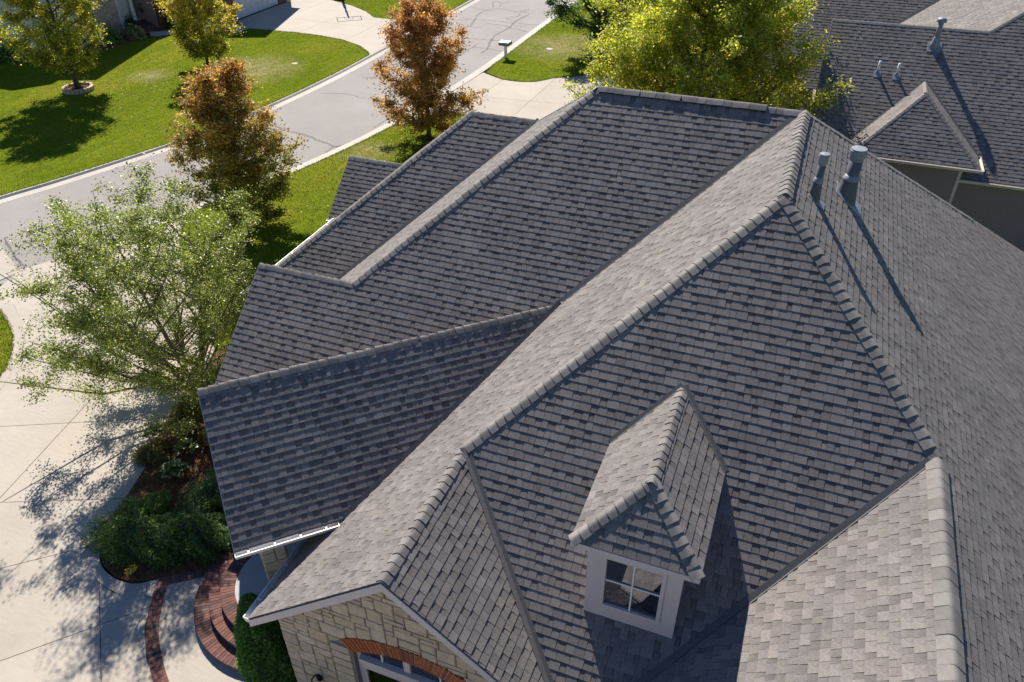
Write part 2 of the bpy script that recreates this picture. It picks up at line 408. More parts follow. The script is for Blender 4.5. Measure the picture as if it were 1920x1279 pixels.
def side_dir(d, n):
    s = np.cross(d, n); s /= np.linalg.norm(s)
    return s if s[2] < 0 else -s
def caps(parent, A, B, n1, n2, e=.168, wd=.135, th=.018, lift=.0, name='ridge', capname='ridge_cap', vent=False, stuff=False, jitter=.004, label=None):
    """folded cap shingles from A (first laid, butt end at A) to B"""
    A, B = np.array(A, float), np.array(B, float); d = B-A; L = np.linalg.norm(d); d /= L
    s1, s2 = side_dir(d, n1), side_dir(d, n2); up = -(s1+s2); up /= np.linalg.norm(up)
    def section(off):
        pts = []
        a_, b_ = s1*wd*.38, s2*wd*.38       # rounded crown between two straight flanks
        pts = [s1*wd, s1*wd*.72]+[a_*(1-t)**2+b_*t**2 for t in (.0, .22, .4, .5, .6, .78, 1.)]+[s2*wd*.72, s2*wd]
        return [p+up*(off+lift+wd*.03) for p in pts]
    Lc = e*1.12
    lo, hi = section(th+.012), section(.014)
    n = len(lo)
    top = lo+[p+d*Lc for p in hi]                 # own vertices, so the butt edge stays crisp
    V = top+top+[p-up*(th) for p in lo]+[p+d*Lc-up*.006 for p in hi]; m2 = 2*n
    F = [(i, i+1, n+i+1, n+i) for i in range(n-1)]+[(m2+i+1, m2+i, m2+2*n+i, m2+2*n+i+1) for i in range(n-1)]
    F += [(m2, m2+n, m2+3*n, m2+2*n), (m2+2*n-1, m2+n-1, m2+3*n-1, m2+4*n-1)]
    mb = MB()
    if vent:
        for s in (s1, s2):
            mb.add([A+s*wd*.45+up*.002, A+s*wd*.86+up*.002, B+s*wd*.86+up*.002, B+s*wd*.45+up*.002,
                    A+s*wd*.45+up*(lift+.010), A+s*wd*.86+up*(lift+.012), B+s*wd*.86+up*(lift+.012), B+s*wd*.45+up*(lift+.010)],
                   [(0, 1, 5, 4), (1, 2, 6, 5), (2, 3, 7, 6), (3, 0, 4, 7), (4, 5, 6, 7)])
        rp = mb.build(name, 'vent_mesh', parent)
    else:
        for s in (s1, s2):
            mb.add([A+up*.004, A+s*wd*.8+up*.006, B+s*wd*.8+up*.006, B+up*.004], [(0, 1, 2, 3)])
        rp = mb.build(name, 'deck', parent)
    if label: rp['label'] = label
    cnt = max(1, int(round(L/e))); step = L/cnt
    if stuff:
        VV, FF = [], []
        for i in range(cnt):
            k = len(VV); VV += [p+A+d*step*i+up*rnd.uniform(-.002, .002) for p in V]; FF += [tuple(a+k for a in f) for f in F]
        tag(obj(capname+'s', VV, FF, 'cap', rp), kind='stuff'); return rp
    first = None
    for i in range(cnt):
        loc = A+d*step*i+up*rnd.uniform(-.002, .003)+(s1-s2)*rnd.uniform(-jitter, jitter)
        if first is None:
            first = obj(capname, V, F, 'cap', rp, loc=tuple(loc)); first.data.polygons.foreach_set('use_smooth', [k_ < n-1 for k_ in range(len(F))])
        else: link_copy(first, loc=tuple(loc), rot=(rnd.uniform(-.012, .012), rnd.uniform(-.012, .012), rnd.uniform(-.018, .018)))
    return rp
def valley(parent, A, B, n1, n2, w1=.06, w2=.06, h=.02, mat='valley'):
    A, B = np.array(A, float), np.array(B, float); d = (B-A)/np.linalg.norm(B-A); mb = MB()
    for n, wd in ((n1, w1), (n2, w2)):
        s = np.cross(d, n); s /= np.linalg.norm(s)
        if s[2] < 0: s = -s
        a0, a1, b0, b1 = A+n*h, A+s*wd+n*h, B+n*h, B+s*wd+n*h
        mb.add([a0, a1, b1, b0, A+s*wd-n*.004, B+s*wd-n*.004], [(0, 1, 2, 3), (1, 4, 5, 2)])
    return mb.build('valley_flashing', mat, parent)
NS, NN, NW, NE = (np.array(q)/np.linalg.norm(q) for q in ((0, -M_, 1), (0, M_, 1), (-M_, 0, 1), (M_, 0, 1)))

def gutter(parent, A, B, out, mat='gutter', hangers=0, drop=.02, endcap=True):
    A, B, o = np.array(A, float), np.array(B, float), np.array(out, float); o /= np.linalg.norm(o)
    A = A-np.array((0, 0, drop)); B = B-np.array((0, 0, drop))
    prof = [(.01, 0), (.01, -.10), (.085, -.10), (.12, -.035), (.125, .005), (.105, .005), (.105, -.003), (.117, -.003), (.112, -.033), (.08, -.094), (.016, -.094), (.016, 0)]
    mb = MB().sweep(prof, A, B, o)
    g = mb.build('gutter', mat, parent)
    d = (B-A)/np.linalg.norm(B-A)
    if endcap:
        for E in (A, B):
            q = MB().sweep([(.01, 0), (.01, -.10), (.085, -.10), (.12, -.035), (.125, .005)], E-d*.004, E+d*.004, o)
            q.build('end_cap', mat, g)
    for i in range(hangers):
        t = (i+.5)/hangers; c = A+(B-A)*t
        MB().obox(c+o*.065-np.array((0, 0, .004)), d, o, (0, 0, 1), .016, .055, .003).build('hanger', mat, g)
    return g

# ================================================================== SETTING
def sheet(name, polys, z, mat, thick=.0, kind='structure', parent=None, base=None):
    mb = MB()
    for p in polys:
        if thick: mb.prism(p, z-thick, z)
        else: mb.add([(x, y, z) for x, y in p], [tuple(range(len(p)))])
    o = mb.build(name, mat, parent)
    if parent is None: tag(o, kind=kind)
    return o
sheet('ground', [[(-400, -300), (400, -300), (400, 500), (-400, 500)]], -.14, 'grass')

def offset_line(pts, d):
    out = []
    for i in range(len(pts)):
        a = np.array(pts[max(i-1, 0)]); b = np.array(pts[min(i+1, len(pts)-1)]); t = (b-a)/np.linalg.norm(b-a)
        out.append((pts[i][0]-t[1]*d, pts[i][1]+t[0]*d))
    return out
def smooth_line(pts, n=6):
    P = [np.array(p, float) for p in pts]; out = []
    for i in range(len(P)-1):
        p0, p1, p2, p3 = P[max(i-1, 0)], P[i], P[i+1], P[min(i+2, len(P)-1)]
        for k in range(n):
            t = k/n
            out.append(tuple(.5*((2*p1)+(-p0+p2)*t+(2*p0-5*p1+4*p2-p3)*t*t+(-p0+3*p1-3*p2+p3)*t**3)))
    out.append(tuple(P[-1])); return out
LK = smooth_line([(-36.5, -8), (-33.6, 0), (-31.9, 4.3), (-30.72, 7.54), (-29.87, 9.54), (-28.91, 12.16), (-27.85, 15.4), (-26.85, 20.3), (-26.35, 26), (-26.25, 31), (-26.2, 41), (-26.2, 47), (-26.2, 75), (-26.2, 130)])
RK = smooth_line([(-24.9, 2.9), (-24.3, 4.2), (-23.2, 6.6), (-22.0, 9.4), (-20.95, 12.4), (-20.15, 15.1), (-19.3, 19), (-18.7, 24), (-18.25, 30), (-18.2, 41), (-18.2, 75), (-18.2, 130)])
# road between the kerbs
road_poly = [(-40, -8), (-36, -8)] + LK[1:] + RK[::-1] + [(-24.9, 2.9), (-27.9, 4.85), (-31, 6.4), (-32.5, 0), (-36, -8)]
LKR = LK; 
mb = MB()
left = [p for p in LK if p[1] > 3]; right = RK
n = 60
def resample(pts, n):
    P = np.array(pts); d = np.r_[0, np.cumsum(np.linalg.norm(np.diff(P, axis=0), axis=1))]
    t = np.linspace(0, d[-1], n); return np.stack([np.interp(t, d, P[:, 0]), np.interp(t, d, P[:, 1])], 1)
a = resample(left, n); b = resample(right, n)
vs = [(x, y, -.08) for x, y in a]+[(x, y, -.08) for x, y in b]
mb.add(vs, [(i, n+i, n+i+1, i+1) for i in range(n-1)])
mb.add([(-34, 2.0, -.092), (-24.8, 2.5, -.092), (-23.8, 8, -.092), (-31.5, 9, -.092)], [(0, 1, 2, 3)])
road = tag(mb.build('road', 'asphalt'), kind='structure')
# concrete continuation of the street at the near end
sheet('street_apron', [[(-24.9, 3.36), (-27.9, 4.83), (-33, 3.4), (-34.5, -1), (-37, -8), (-27, -8), (-25.5, 1.0)]], -.074, 'concrete')

def kerb(name, line, inward):
    """rolled kerb: gutter pan towards the road, raised back"""
    mb = MB(); P = [np.array(p) for p in line]; prof = [(0, -.05), (0, .02), (.13, .025), (.22, -.06), (.62, -.074), (.62, -.12)]
    prev = None
    for i in range(len(P)):
        a_ = P[max(i-1, 0)]; b_ = P[min(i+1, len(P)-1)]; t = (b_-a_)/np.linalg.norm(b_-a_); nn = np.array((-t[1], t[0]))*inward
        k = len(mb.v); mb.v += [(P[i][0]+nn[0]*x, P[i][1]+nn[1]*x, z) for x, z in prof]
        if prev is not None: mb.f += [(prev+j, prev+j+1, k+j+1, k+j) for j in range(len(prof)-1)]
        prev = k
    return tag(mb.build(name, 'kerb'), kind='structure')
kerb('kerb', [p for p in LK if p[1] > 2], -1)
kerb('kerb', [p for p in RK if p[1] > 4.5], 1)

# crack sealant on the street
CR = [[(-20.02, 33.5), (-19.98, 34.53), (-20.49, 36.38), (-20.71, 37.86), (-20.58, 38.98), (-20.53, 39.91), (-20.68, 41.0), (-20.67, 42.17), (-20.52, 43.85)],
[(-22.41, 36.38), (-21.65, 36.4), (-20.59, 36.52), (-19.82, 36.59)], [(-20.97, 32.85), (-21.0, 34.48), (-20.0, 34.6), (-18.92, 34.36)], [(-21.0, 34.48), (-21.01, 35.37)],
[(-20.43, 39.67), (-19.53, 39.44), (-18.88, 39.13)], [(-22.63, 40.31), (-21.39, 40.26), (-20.56, 39.99)], [(-20.45, 40.41), (-19.46, 40.29)],
[(-23.47, 41.08), (-22.2, 41.14), (-20.71, 41.08)], [(-20.56, 41.23), (-19.78, 41.02), (-18.86, 41.22)],
[(-23.69, 37.78), (-23.52, 38.85), (-23.23, 39.24), (-23.62, 40.93), (-23.96, 42.22), (-23.97, 43.47), (-23.47, 43.97)],
[(-25.48, 44.46), (-24.17, 43.83), (-23.63, 44.34), (-22.79, 44.53), (-21.56, 44.11), (-20.69, 44.31)], [(-25.28, 40.44), (-24.34, 40.68), (-23.69, 41.1)],
[(-24.87, 41.29), (-23.91, 41.13)], [(-21.73, 42.4), (-21.44, 41.9), (-20.83, 41.52)], [(-21.77, 42.48), (-21.12, 42.81), (-21.24, 43.8)],
[(-21.38, 44.17), (-21.05, 44.71), (-21.12, 45.33)], [(-23.7, 44.64), (-24.47, 46.39), (-24.21, 46.71), (-23.58, 46.24), (-23.29, 47.03)], [(-23.35, 44.98), (-23.6, 46.01)],
[(-23.2, 39.15), (-22.35, 39.17)], [(-22.55, 37.02), (-22.18, 36.46)],
[(-25.2, 18.6), (-24.3, 18.31), (-23.57, 18.1), (-22.48, 17.92), (-21.59, 17.56), (-21.05, 17.43), (-20.59, 17.22), (-20.22, 17.51), (-20.04, 18.19)],
[(-20.56, 17.17), (-20.55, 16.64), (-20.5, 16.15)], [(-20.51, 17.08), (-20.2, 17.35)], [(-19.99, 19.87), (-19.98, 20.64), (-19.92, 21.65)],
[(-24.95, 3.6), (-26.2, 4.2), (-27.6, 5.0)], [(-25.3, 23.5), (-24, 23.9), (-22.6, 23.6)], [(-24.6, 26.8), (-23.1, 27.0), (-21.6, 26.7), (-20.4, 27.1)]]
def ribbon(mb, pts, w0, z, r):
    line = smooth_line(pts, 5); L = len(line); k = len(mb.v)
    for i in range(L):
        a_ = np.array(line[max(i-1, 0)]); b_ = np.array(line[min(i+1, L-1)]); t = (b_-a_)/(np.linalg.norm(b_-a_)+1e-9)
        wv = w0*r.uniform(.55, 1.35)*(.4+.6*min(1, min(i, L-1-i)/2)); j = r.uniform(-.03, .03)
        for s in (-1, 1): mb.v.append((line[i][0]-t[1]*(s*wv/2+j), line[i][1]+t[0]*(s*wv/2+j), z))
    mb.f += [(k+2*i, k+2*i+1, k+2*i+3, k+2*i+2) for i in range(L-1)]
for i, l in enumerate(CR):
    q = MB(); ribbon(q, l, .16 if len(l) > 6 else .085, -.0755, rnd); q.build('crack_seal', 'tar', road)

# lawns (raised slightly above the paving)
LAWNS = []
def lawn(name, poly, z=.02):
    LAWNS.append(list(poly))
    return sheet(name, [poly], z, 'grass', thick=.15)
lk = [p for p in LK if 2 < p[1] <= 30.2]
lawn('lawn', [(-55, 2)]+lk+[(-26.27, 30.5), (-26.6, 31.0), (-27.0, 31.35), (-27.9, 32.1), (-29.7, 32.95), (-31.5, 33.3), (-33.4, 33.45), (-37.2, 33.2), (-37.2, 31.7), (-40.6, 30.6), (-41.8, 29.3), (-43.2, 29.4), (-45, 29), (-45, 23), (-55, 23)])
lawn('lawn', [(-26.22, 38.2), (-26.2, 60), (-40, 60), (-40, 43.4), (-36.5, 42.5), (-34.02, 41.5), (-32, 40.2), (-30.65, 38.9), (-29.23, 38.9), (-28.0, 38.6)])
rk = [p for p in RK if 8.5 < p[1] < 20.0]
lawn('lawn', rk+[(-19.1, 20.2), (-18.3, 20.9), (-17.4, 22.0), (-16.6, 23.0), (-12.6, 23.2), (-7, 22), (-7, 11.5), (-11.5, 11.5), (-11.5, 3.2), (-13.2, 3.2), (-15.2, 1.9), (-16.8, 3.3), (-19.3, 5.4), (-20.8, 6.9), (-22.1, 8.7)])
rk2 = [p for p in RK if p[1] > 30.1 and p[1] < 60]
lawn('lawn', [(-18.05, 29.8)]+rk2+[(-4, 60), (-4, 34.5), (-9, 33.6), (-11.89, 32.35), (-12.77, 31.0), (-14.0, 30.2), (-14.72, 29.25), (-15.4, 28.95), (-15.92, 28.9), (-16.7, 28.98), (-17.17, 29.2)])
lawn('lawn', [(-31, 1.2), (-25.4, 1.45), (-24.4, 1.5), (-23.31, 1.19), (-22.28, .66), (-21.75, .32), (-21.21, -.15), (-20.8, -.6), (-20.49, -1.01), (-20.32, -1.38), (-20.25, -2.2), (-20.6, -3.4), (-21.6, -4.8), (-25, -6.5), (-31, -6.5)])
sheet('bounce_forecourt', [[(-22, -13.99), (-8.7, -13.99), (-8.69, -8.5), (-6.5, -8.6), (-1.3, -8.6), (-1.3, -12.9), (7.9, -12.9), (7.9, -34), (-26, -34)]], -.004, 'concrete', thick=.08)  # unseen paving continued in front, added to bounce warm light onto walls and trim
lawn('lawn', [(8, -30), (60, -30), (60, 13), (8, 13)])

# concrete drives cut into slabs by their joints
def slabs(name, poly, lines, z=0.0, gap=.009, thick=.12, mat='concrete'):
    base = sheet(name, [poly], z-.03, 'mortar', thick=.05)
    pieces = [poly]
    for (p, q, *lim) in lines:
        a_, b_ = q[1]-p[1], -(q[0]-p[0]); L = math.hypot(a_, b_); a_ /= L; b_ /= L; c_ = a_*p[0]+b_*p[1]; nx = []
        for s in pieces:
            if lim and sum(k_[1] for k_ in s)/len(s) > lim[0][0]: nx.append(s); continue
            for t in (clip(s, a_, b_, c_-gap), clip(s, -a_, -b_, -c_-gap)):
                if len(t) >= 3 and area(t) > .02: nx.append(t)
        pieces = nx
    for s in pieces:
        MB().prism(s, z-.028, z).build('slab', mat, base)
    return base
arc_k = [(-24.5, 2.0), (-23.2, 1.62), (-22.18, 1.02), (-21.6, .6), (-21.14, .17), (-20.7, -.35), (-20.29, -.94), (-20.0, -1.4), (-19.81, -1.81), (-19.75, -2.6)]
drive = [(-24.86, 3.36), (-24.25, 4.4), (-23.2, 6.5), (-22.15, 8.6), (-20.8, 6.85), (-19.3, 5.35), (-16.8, 3.25), (-15.2, 1.85), (-14.75, .4),
         (-14.55, -.7), (-14.26, -1.61), (-13.67, -2.86), (-13.39, -3.8), (-13.13, -4.58), (-12.87, -5.15), (-12.6, -5.6), (-12.2, -5.9), (-11.64, -6.0), (-10.78, -5.8), (-10.4, -6.45), (-9.9, -6.95), (-9.4, -7.33), (-8.7, -7.8), (-8.7, -14), (-22, -14), (-19.75, -2.6)]+arc_k[::-1][1:]
def ext(p, q, k=30):
    d = np.array(q)-np.array(p); d = d/np.linalg.norm(d); return (tuple(np.array(p)-d*k), tuple(np.array(q)+d*k))
dl = [ext((-18.46, -2.98), (-16.82, -2.2)), ext((-16.13, -4.97), (-13.45, -3.82)), ext((-14.47, -6.4), (-12.94, -5.09)), ext((-12.56, -8.04), (-10.68, -6.0)),
      ext((-20.6, .4), (-17.4, 1.8)), ext((-22.5, 3.6), (-18.8, 5.0)), ext((-16.82, -2.2), (-16.5, -3.7)), ext((-11.84, -6.19), (-10.35, -7.66))+((-6.3, 9),)]
slabs('driveway', drive, dl)
# border strips round the island and the planting bed
def strip(name, outer, inner, z, mat, step=4):
    mb = MB(); n_ = min(len(outer), len(inner))
    for i in range(n_-1):
        mb.prism([outer[i], outer[i+1], inner[i+1], inner[i]], z-.05, z)
    return tag(mb.build(name, mat), kind='structure')
isl = [(-24.4, 1.5), (-23.31, 1.19), (-22.28, .66), (-21.75, .32), (-21.21, -.15), (-20.8, -.6), (-20.49, -1.01), (-20.42, -1.2), (-20.32, -1.38), (-20.25, -2.2)]
strip('island_kerb', [(x+.012*(x+22), y-.0) for x, y in arc_k], isl, .006, 'concrete')
apo = smooth_line([(-13.25, -4.9), (-13.0, -5.3), (-12.81, -5.52), (-12.28, -5.85), (-11.64, -5.97), (-11.2, -5.92), (-10.78, -5.76)], 4)
api = smooth_line([(-13.05, -4.75), (-12.84, -5.15), (-12.44, -5.53), (-11.89, -5.7), (-11.41, -5.66), (-11.15, -5.5), (-10.97, -5.35)], 4)
strip('bed_kerb', apo, api, .008, 'concrete')
walk = sheet('entry_walk', [[(-10.95, -5.3), (-9.9, -4.6), (-9.0, -4.3), (-7, -4.2), (-6.6, -8.5), (-9.4, -8.6), (-9.45, -7.35), (-9.9, -6.9), (-10.4, -6.4), (-10.8, -5.8)]], .002, 'concrete', thick=.1)
# neighbour drive (right side of the street) and far drive
slabs('driveway', [(-19.2, 20.5), (-18.3, 20.95), (-17.4, 22.0), (-16.6, 23.0), (-12.6, 23.2), (-7, 22.05), (-3, 22.2), (-3, 34.4), (-9, 33.55), (-11.89, 32.3), (-12.77, 30.95), (-14.0, 30.15), (-14.72, 29.2), (-15.4, 28.9), (-15.92, 28.85), (-16.7, 28.93), (-17.17, 29.15), (-18.2, 29.75), (-18.8, 25)],
      [ext((-17.0, 21.8), (-16.6, 29.3)), ext((-14.0, 22.5), (-13.9, 30.2)), ext((-18.5, 25.8), (-12, 26.2)), ext((-11, 22.5), (-11, 32))])
slabs('driveway', [(-26.3, 30.45), (-26.6, 30.95), (-27.0, 31.3), (-27.9, 32.05), (-29.7, 32.9), (-31.5, 33.25), (-33.4, 33.4), (-37.2, 33.15), (-39.4, 33.1), (-39.4, 43), (-36.5, 42.55), (-34.02, 41.55), (-32, 40.25), (-30.65, 38.95), (-29.23, 38.95), (-28, 38.65), (-26.3, 38.25)],
      [ext((-29.5, 33), (-29.4, 39)), ext((-33.5, 33), (-33.3, 41)), ext((-37, 36.6), (-27, 36.3)), ext((-36.6, 33), (-36.6, 41))])
sheet('front_walk', [[(-37.1, 33.1), (-37.1, 31.75), (-40.6, 30.65), (-42.4, 29.4), (-43.2, 30.2), (-40.8, 32.2), (-39.3, 33.0)]], .008, 'concrete', thick=.1)
# planting beds
bed = sheet('planting_bed', [[(-14.75, .4), (-14.55, -.7), (-14.24, -1.61), (-13.65, -2.86), (-13.37, -3.8), (-13.11, -4.58), (-12.85, -5.12), (-12.44, -5.5), (-11.89, -5.67), (-11.41, -5.63), (-10.97, -5.3), (-9.9, -4.55), (-9.2, -3.9), (-9.6, -2.2), (-11.0, -2.2), (-11.0, 3.2), (-13.2, 3.15), (-15.2, 1.8)]], .03, 'mulch', thick=.1)
sheet('planting_bed', [[(-45, 22.9), (-45, 29.6), (-42.6, 29.0), (-42.3, 27.4), (-43.0, 25.6), (-43.6, 23.4), (-45.3, 21.7), (-50, 21.8), (-50, 22.9)]], .035, 'mulch', thick=.1)

# ================================================================== MAIN HOUSE
H = 8.5
house = thing('house', 'large stone house with grey shingled hip roof filling the photo', 'house', (-2, 0, 0))
def F(n0):  # plane helper: z from named slope
    return n0
P3 = (0, 0, H); P2 = (0, 4.14, H); P1 = (-4.359, 4.14, H)
d4, e4, d5, d7, l8 = 4.0536, 2.823, 2.8174, 4.198, 2.471
P4 = (-d4, -d4, H-M_*d4); P6 = (-d4, -d4-e4, H-M_*d4); P5 = (d5, -d5, H-M_*d5)
P7 = (-4.359-d7, 4.14-d7, H-M_*d7); P8 = (P7[0]-l8, P7[1], P7[2])
EX = 6.815; ZE = H-M_*EX; YG = P6[1]
Q = (-6.433, 6.236, H-M_*2.074); R_ = (-8.375, 6.236, Q[2])
fS = lambda x, y: (x, y, H+M_*y)                      # front slope
fW = lambda x, y: (x, y, H+M_*x)                      # west slope
fE = lambda x, y: (x, y, H-M_*x)
fS2 = lambda x, y: (x, y, H+M_*(y-4.14))
fW7 = lambda x, y: (x, y, H+M_*(x+4.359))
fS8 = lambda x, y: (x, y, Q[2]+M_*(y-Q[1]))
fW9 = lambda x, y: (x, y, Q[2]+M_*(x-R_[0]))
fW4 = lambda x, y: (x, y, P5[2]+M_*(x-d5))
fEg = lambda x, y: (x, y, P4[2]-M_*(x+d4))
V45 = (-1.236, -6.871)
YS = -12.6
slope(house, [[P3, P4, fS(*V45), P5]], 1, label='front hip slope carrying the dormer')
slope(house, [[P2, P3, P4, fW(-d4, 4.14-d4)], [fW(-d4, 4.14-d4), P6, fW(-EX, YG), fW(-EX, 4.14-EX)]], 2, label='pale sunlit slope facing the street')
slope(house, [[P2, P3, P5, fE(d5, 4.14+d5)], [fE(d5, 4.14+d5), fE(d5, YS), fE(EX, YS), fE(EX, 4.14+EX)]], 3, label='slope carrying the two flue pipes')
slope(house, [[P5, fW4(d5, YS), fW4(-1.19, YS), fW4(*V45)]], 4, label='near pale slope at the lower right corner')
slope(house, [[P4, P6, fEg(*V45)]], 5, label='right slope of the stone front gable')
yl = P7[1]
slope(house, [[P1, P2, fS2(yl-4.14, yl), P7], [P8, fS2(yl-4.14, yl), fS2(-EX, 4.14-EX), fS2(P8[0], 4.14-EX)]], 6, label='large dark slope left of the main valley')
V7 = (-10.653, 2.038)
slope(house, [[P1, P7, fW7(*V7), Q]], 7, label='narrow pale slope between two dark slopes')
slope(house, [[R_, Q, fS8(*V7), fS8(R_[0]-(Q[1]-V7[1]), V7[1])], [fS8(P8[0], V7[1]), fS8(P8[0], 1.5), fS8(R_[0]-(Q[1]-1.5), 1.5), fS8(R_[0]-(Q[1]-V7[1]), V7[1])]], 8)
xe = R_[0]-(Q[1]-1.5)
slope(house, [[R_, fW9(xe, 1.5), fW9(xe, 10.97)]], 9)
slope(house, [[P8, P7, (V7[0], V7[1], P7[2]-M_*(V7[1]-P7[1])), (P8[0], V7[1], P7[2]-M_*(V7[1]-P7[1]))]], 10)
fN = lambda x, y: (x, y, H-M_*(y-4.14))
slope(house, [[P1, P2, fN(EX, 4.14+EX), fN(-EX, 4.14+EX), (Q[0], Q[1], fN(0, Q[1])[2])], [(Q[0], Q[1], fN(0, Q[1])[2]), fN(-EX, 4.14+EX), fN(xe, 10.955), (R_[0], R_[1], fN(0, R_[1])[2])]], 11, field=False)
# small street-side gable
gx, gy, gz = -13.45, 7.8, 4.17
fS10 = lambda x, y: (x, y, gz+M_*(y-gy)); fN10 = lambda x, y: (x, y, gz-M_*(y-gy))
slope(house, [[(gx, gy, gz), (-11.35, gy, gz), (-13.0, 6.15, gz-M_*1.65), fS10(gx, 6.15)]], 12)
slope(house, [[(gx, gy, gz), (-11.35, gy, gz), (-13.0, 9.45, gz-M_*1.65), fN10(gx, 9.45)]], 13)
# entry porch roof set at an angle
PA = np.array((-3.82, .32, 5.31)); PB = np.array((-8.99, -4.57, 5.31))
pu = (PB-PA)/np.linalg.norm(PB-PA); pw = np.array((pu[1]*-1, pu[0], 0)); pw = np.array((-pu[1], pu[0], 0))
if pw[1] > 0: pw = -pw
PWD, PDZ = 2.23, 1.858
pe0 = PB+pw*PWD-np.array((0, 0, PDZ)); pe1 = np.array((-6.06, -4.868, 3.452))
pn0 = PB-pw*PWD-np.array((0, 0, PDZ)); pn1 = np.array((-9.43, -1.92, 3.452))
slope(house, [[tuple(PA), tuple(PB), tuple(pe0), tuple(pe1)]], 14, label='shaded porch slope facing the camera')
slope(house, [[tuple(PA), tuple(PB), tuple(pn0), tuple(pn1)]], 15)
nPS = np.cross(pu, np.array(pe0)-PB); nPS /= np.linalg.norm(nPS); nPS = nPS if nPS[2] > 0 else -nPS
nPN = np.array((-nPS[0], -nPS[1], nPS[2]))
# dormer, a part of the house with its own pieces
dorm = MB()
DX, DZ, DE, DY0 = -.86, 6.28, 5.545, -5.60     # ridge x, ridge z, eave z, front eave y
xl, xr = DX-.885, DX+.885
yb = lambda z: (z-H)/M_                          # where the front slope has height z
dap = (DX, -4.80, DZ)
dl0, dl1 = (xl, DY0, DE), (xr, DY0, DE)
wallL, wallR, wy = -1.505, -.19, -5.47
for (x0, x1) in ((wallL, wallL+.03), (wallR-.03, wallR)):
    dorm.add([(x0, wy, DE-.03), (x0, wy, H+M_*wy), (x0, yb(DE-.03), DE-.03), (x1, wy, DE-.03), (x1, wy, H+M_*wy), (x1, yb(DE-.03), DE-.03)],
             [(0, 1, 2), (3, 5, 4), (0, 3, 4, 1), (1, 4, 5, 2), (2, 5, 3, 0)])
dormer = dorm.build('dormer', 'trim', house)
dormer['label'] = 'hip roofed dormer with a four pane window'
slope(dormer, [[(DX, yb(DZ), DZ), dap, dl0, (xl, yb(DE), DE)]], 21, name='roof_deck')
slope(dormer, [[(DX, yb(DZ), DZ), dap, dl1, (xr, yb(DE), DE)]], 22, name='roof_deck')
slope(dormer, [[dap, dl0, dl1]], 23, name='roof_deck')
# dormer shingles sit on its decks -> one more level would be a fourth: move them up to the dormer
for i_, t_ in enumerate(TABS):
    if t_[0].parent == dormer: TABS[i_] = (dormer,)+t_[1:]
flush_tabs(300)
# dormer window wall
wx0, wx1, wz0, wz1 = -1.292, -.40, 4.20, 5.335
q = MB()
q.box(wallL-.01, wx0, wy-.025, wy+.01, H+M_*wy-.02, DE-.03); q.box(wx1, wallR+.01, wy-.025, wy+.01, H+M_*wy-.02, DE-.03)
q.box(wx0, wx1, wy-.0225, wy+.012, H+M_*wy-.022, wz0); q.box(wx0, wx1, wy-.0225, wy+.012, wz1, DE-.031)
q.build('window_surround', 'trim', dormer)
q = MB(); t = .055
q.box(wx0, wx0+t, wy-.05, wy+.03, wz0, wz1); q.box(wx1-t, wx1, wy-.05, wy+.03, wz0, wz1)
q.box(wx0+t, wx1-t, wy-.049, wy+.029, wz0, wz0+t); q.box(wx0+t, wx1-t, wy-.049, wy+.029, wz1-t, wz1)
q.build('window_frame', 'trim', dormer)
q = MB(); cx_, cz_ = (wx0+wx1)/2, (wz0+wz1)/2+.03
q.box(cx_-.011, cx_+.011, wy-.03, wy-.008, wz0+t, wz1-t); q.build('muntin', 'white', dormer)
q = MB(); q.box(wx0+t, cx_-.011, wy-.028, wy-.01, cz_-.011, cz_+.011); q.box(cx_+.011, wx1-t, wy-.028, wy-.01, cz_-.011, cz_+.011); q.build('muntin', 'white', dormer)
for (x0, x1) in ((wx0+t, cx_-.011), (cx_+.011, wx1-t)):
    for (z0, z1) in ((wz0+t, cz_-.011), (cz_+.011, wz1-t)):
        MB().add([(x0, wy-.006, z0), (x1, wy-.006, z0), (x1, wy-.006, z1), (x0, wy-.006, z1)], [(0, 1, 2, 3)]).build('pane', 'glass', dormer)
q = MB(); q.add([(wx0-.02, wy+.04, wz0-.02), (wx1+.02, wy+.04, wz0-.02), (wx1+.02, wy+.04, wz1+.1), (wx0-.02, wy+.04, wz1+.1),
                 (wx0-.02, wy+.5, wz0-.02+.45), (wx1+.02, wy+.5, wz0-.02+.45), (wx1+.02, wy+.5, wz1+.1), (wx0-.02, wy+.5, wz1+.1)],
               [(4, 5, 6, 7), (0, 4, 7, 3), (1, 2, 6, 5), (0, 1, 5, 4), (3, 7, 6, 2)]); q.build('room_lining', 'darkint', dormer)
q = MB(); q.box(xl-.005, xr+.005, DY0-.012, DY0+.012, DE-.10, DE-.006)
q.box(xl-.012, xl+.012, DY0+.012, yb(DE)-.02, DE-.10, DE-.008); q.box(xr-.012, xr+.012, DY0+.012, yb(DE)-.02, DE-.10, DE-.008)
q.build('fascia', 'trim', dormer)
q = MB(); q.box(xl+.012, xr-.012, DY0+.013, -4.0, DE-.075, DE-.06); q.build('soffit', 'trim', dormer)
nDF = np.cross(np.array(dl1)-np.array(dl0), np.array(dap)-np.array(dl0)); nDF /= np.linalg.norm(nDF)
def dcaps(A, B, n1, n2, **k):
    rp = caps(house, A, B, n1, n2, wd=.115, th=.018, e=.155, **k)
    return rp
dcaps(dl0, dap, NW, nDF, name='dormer_hip', capname='hip_cap'); dcaps(dl1, dap, NE, nDF, name='dormer_hip', capname='hip_cap')
dcaps((DX, dap[1]-.06, DZ), (DX, yb(DZ)+.05, DZ), NW, NE, name='dormer_ridge')
valley(dormer, (xl, yb(DE), DE), (DX, yb(DZ), DZ), NW, NS, .03, .07, .018); valley(dormer, (xr, yb(DE), DE), (DX, yb(DZ), DZ), NE, NS, .05, .07, .018)

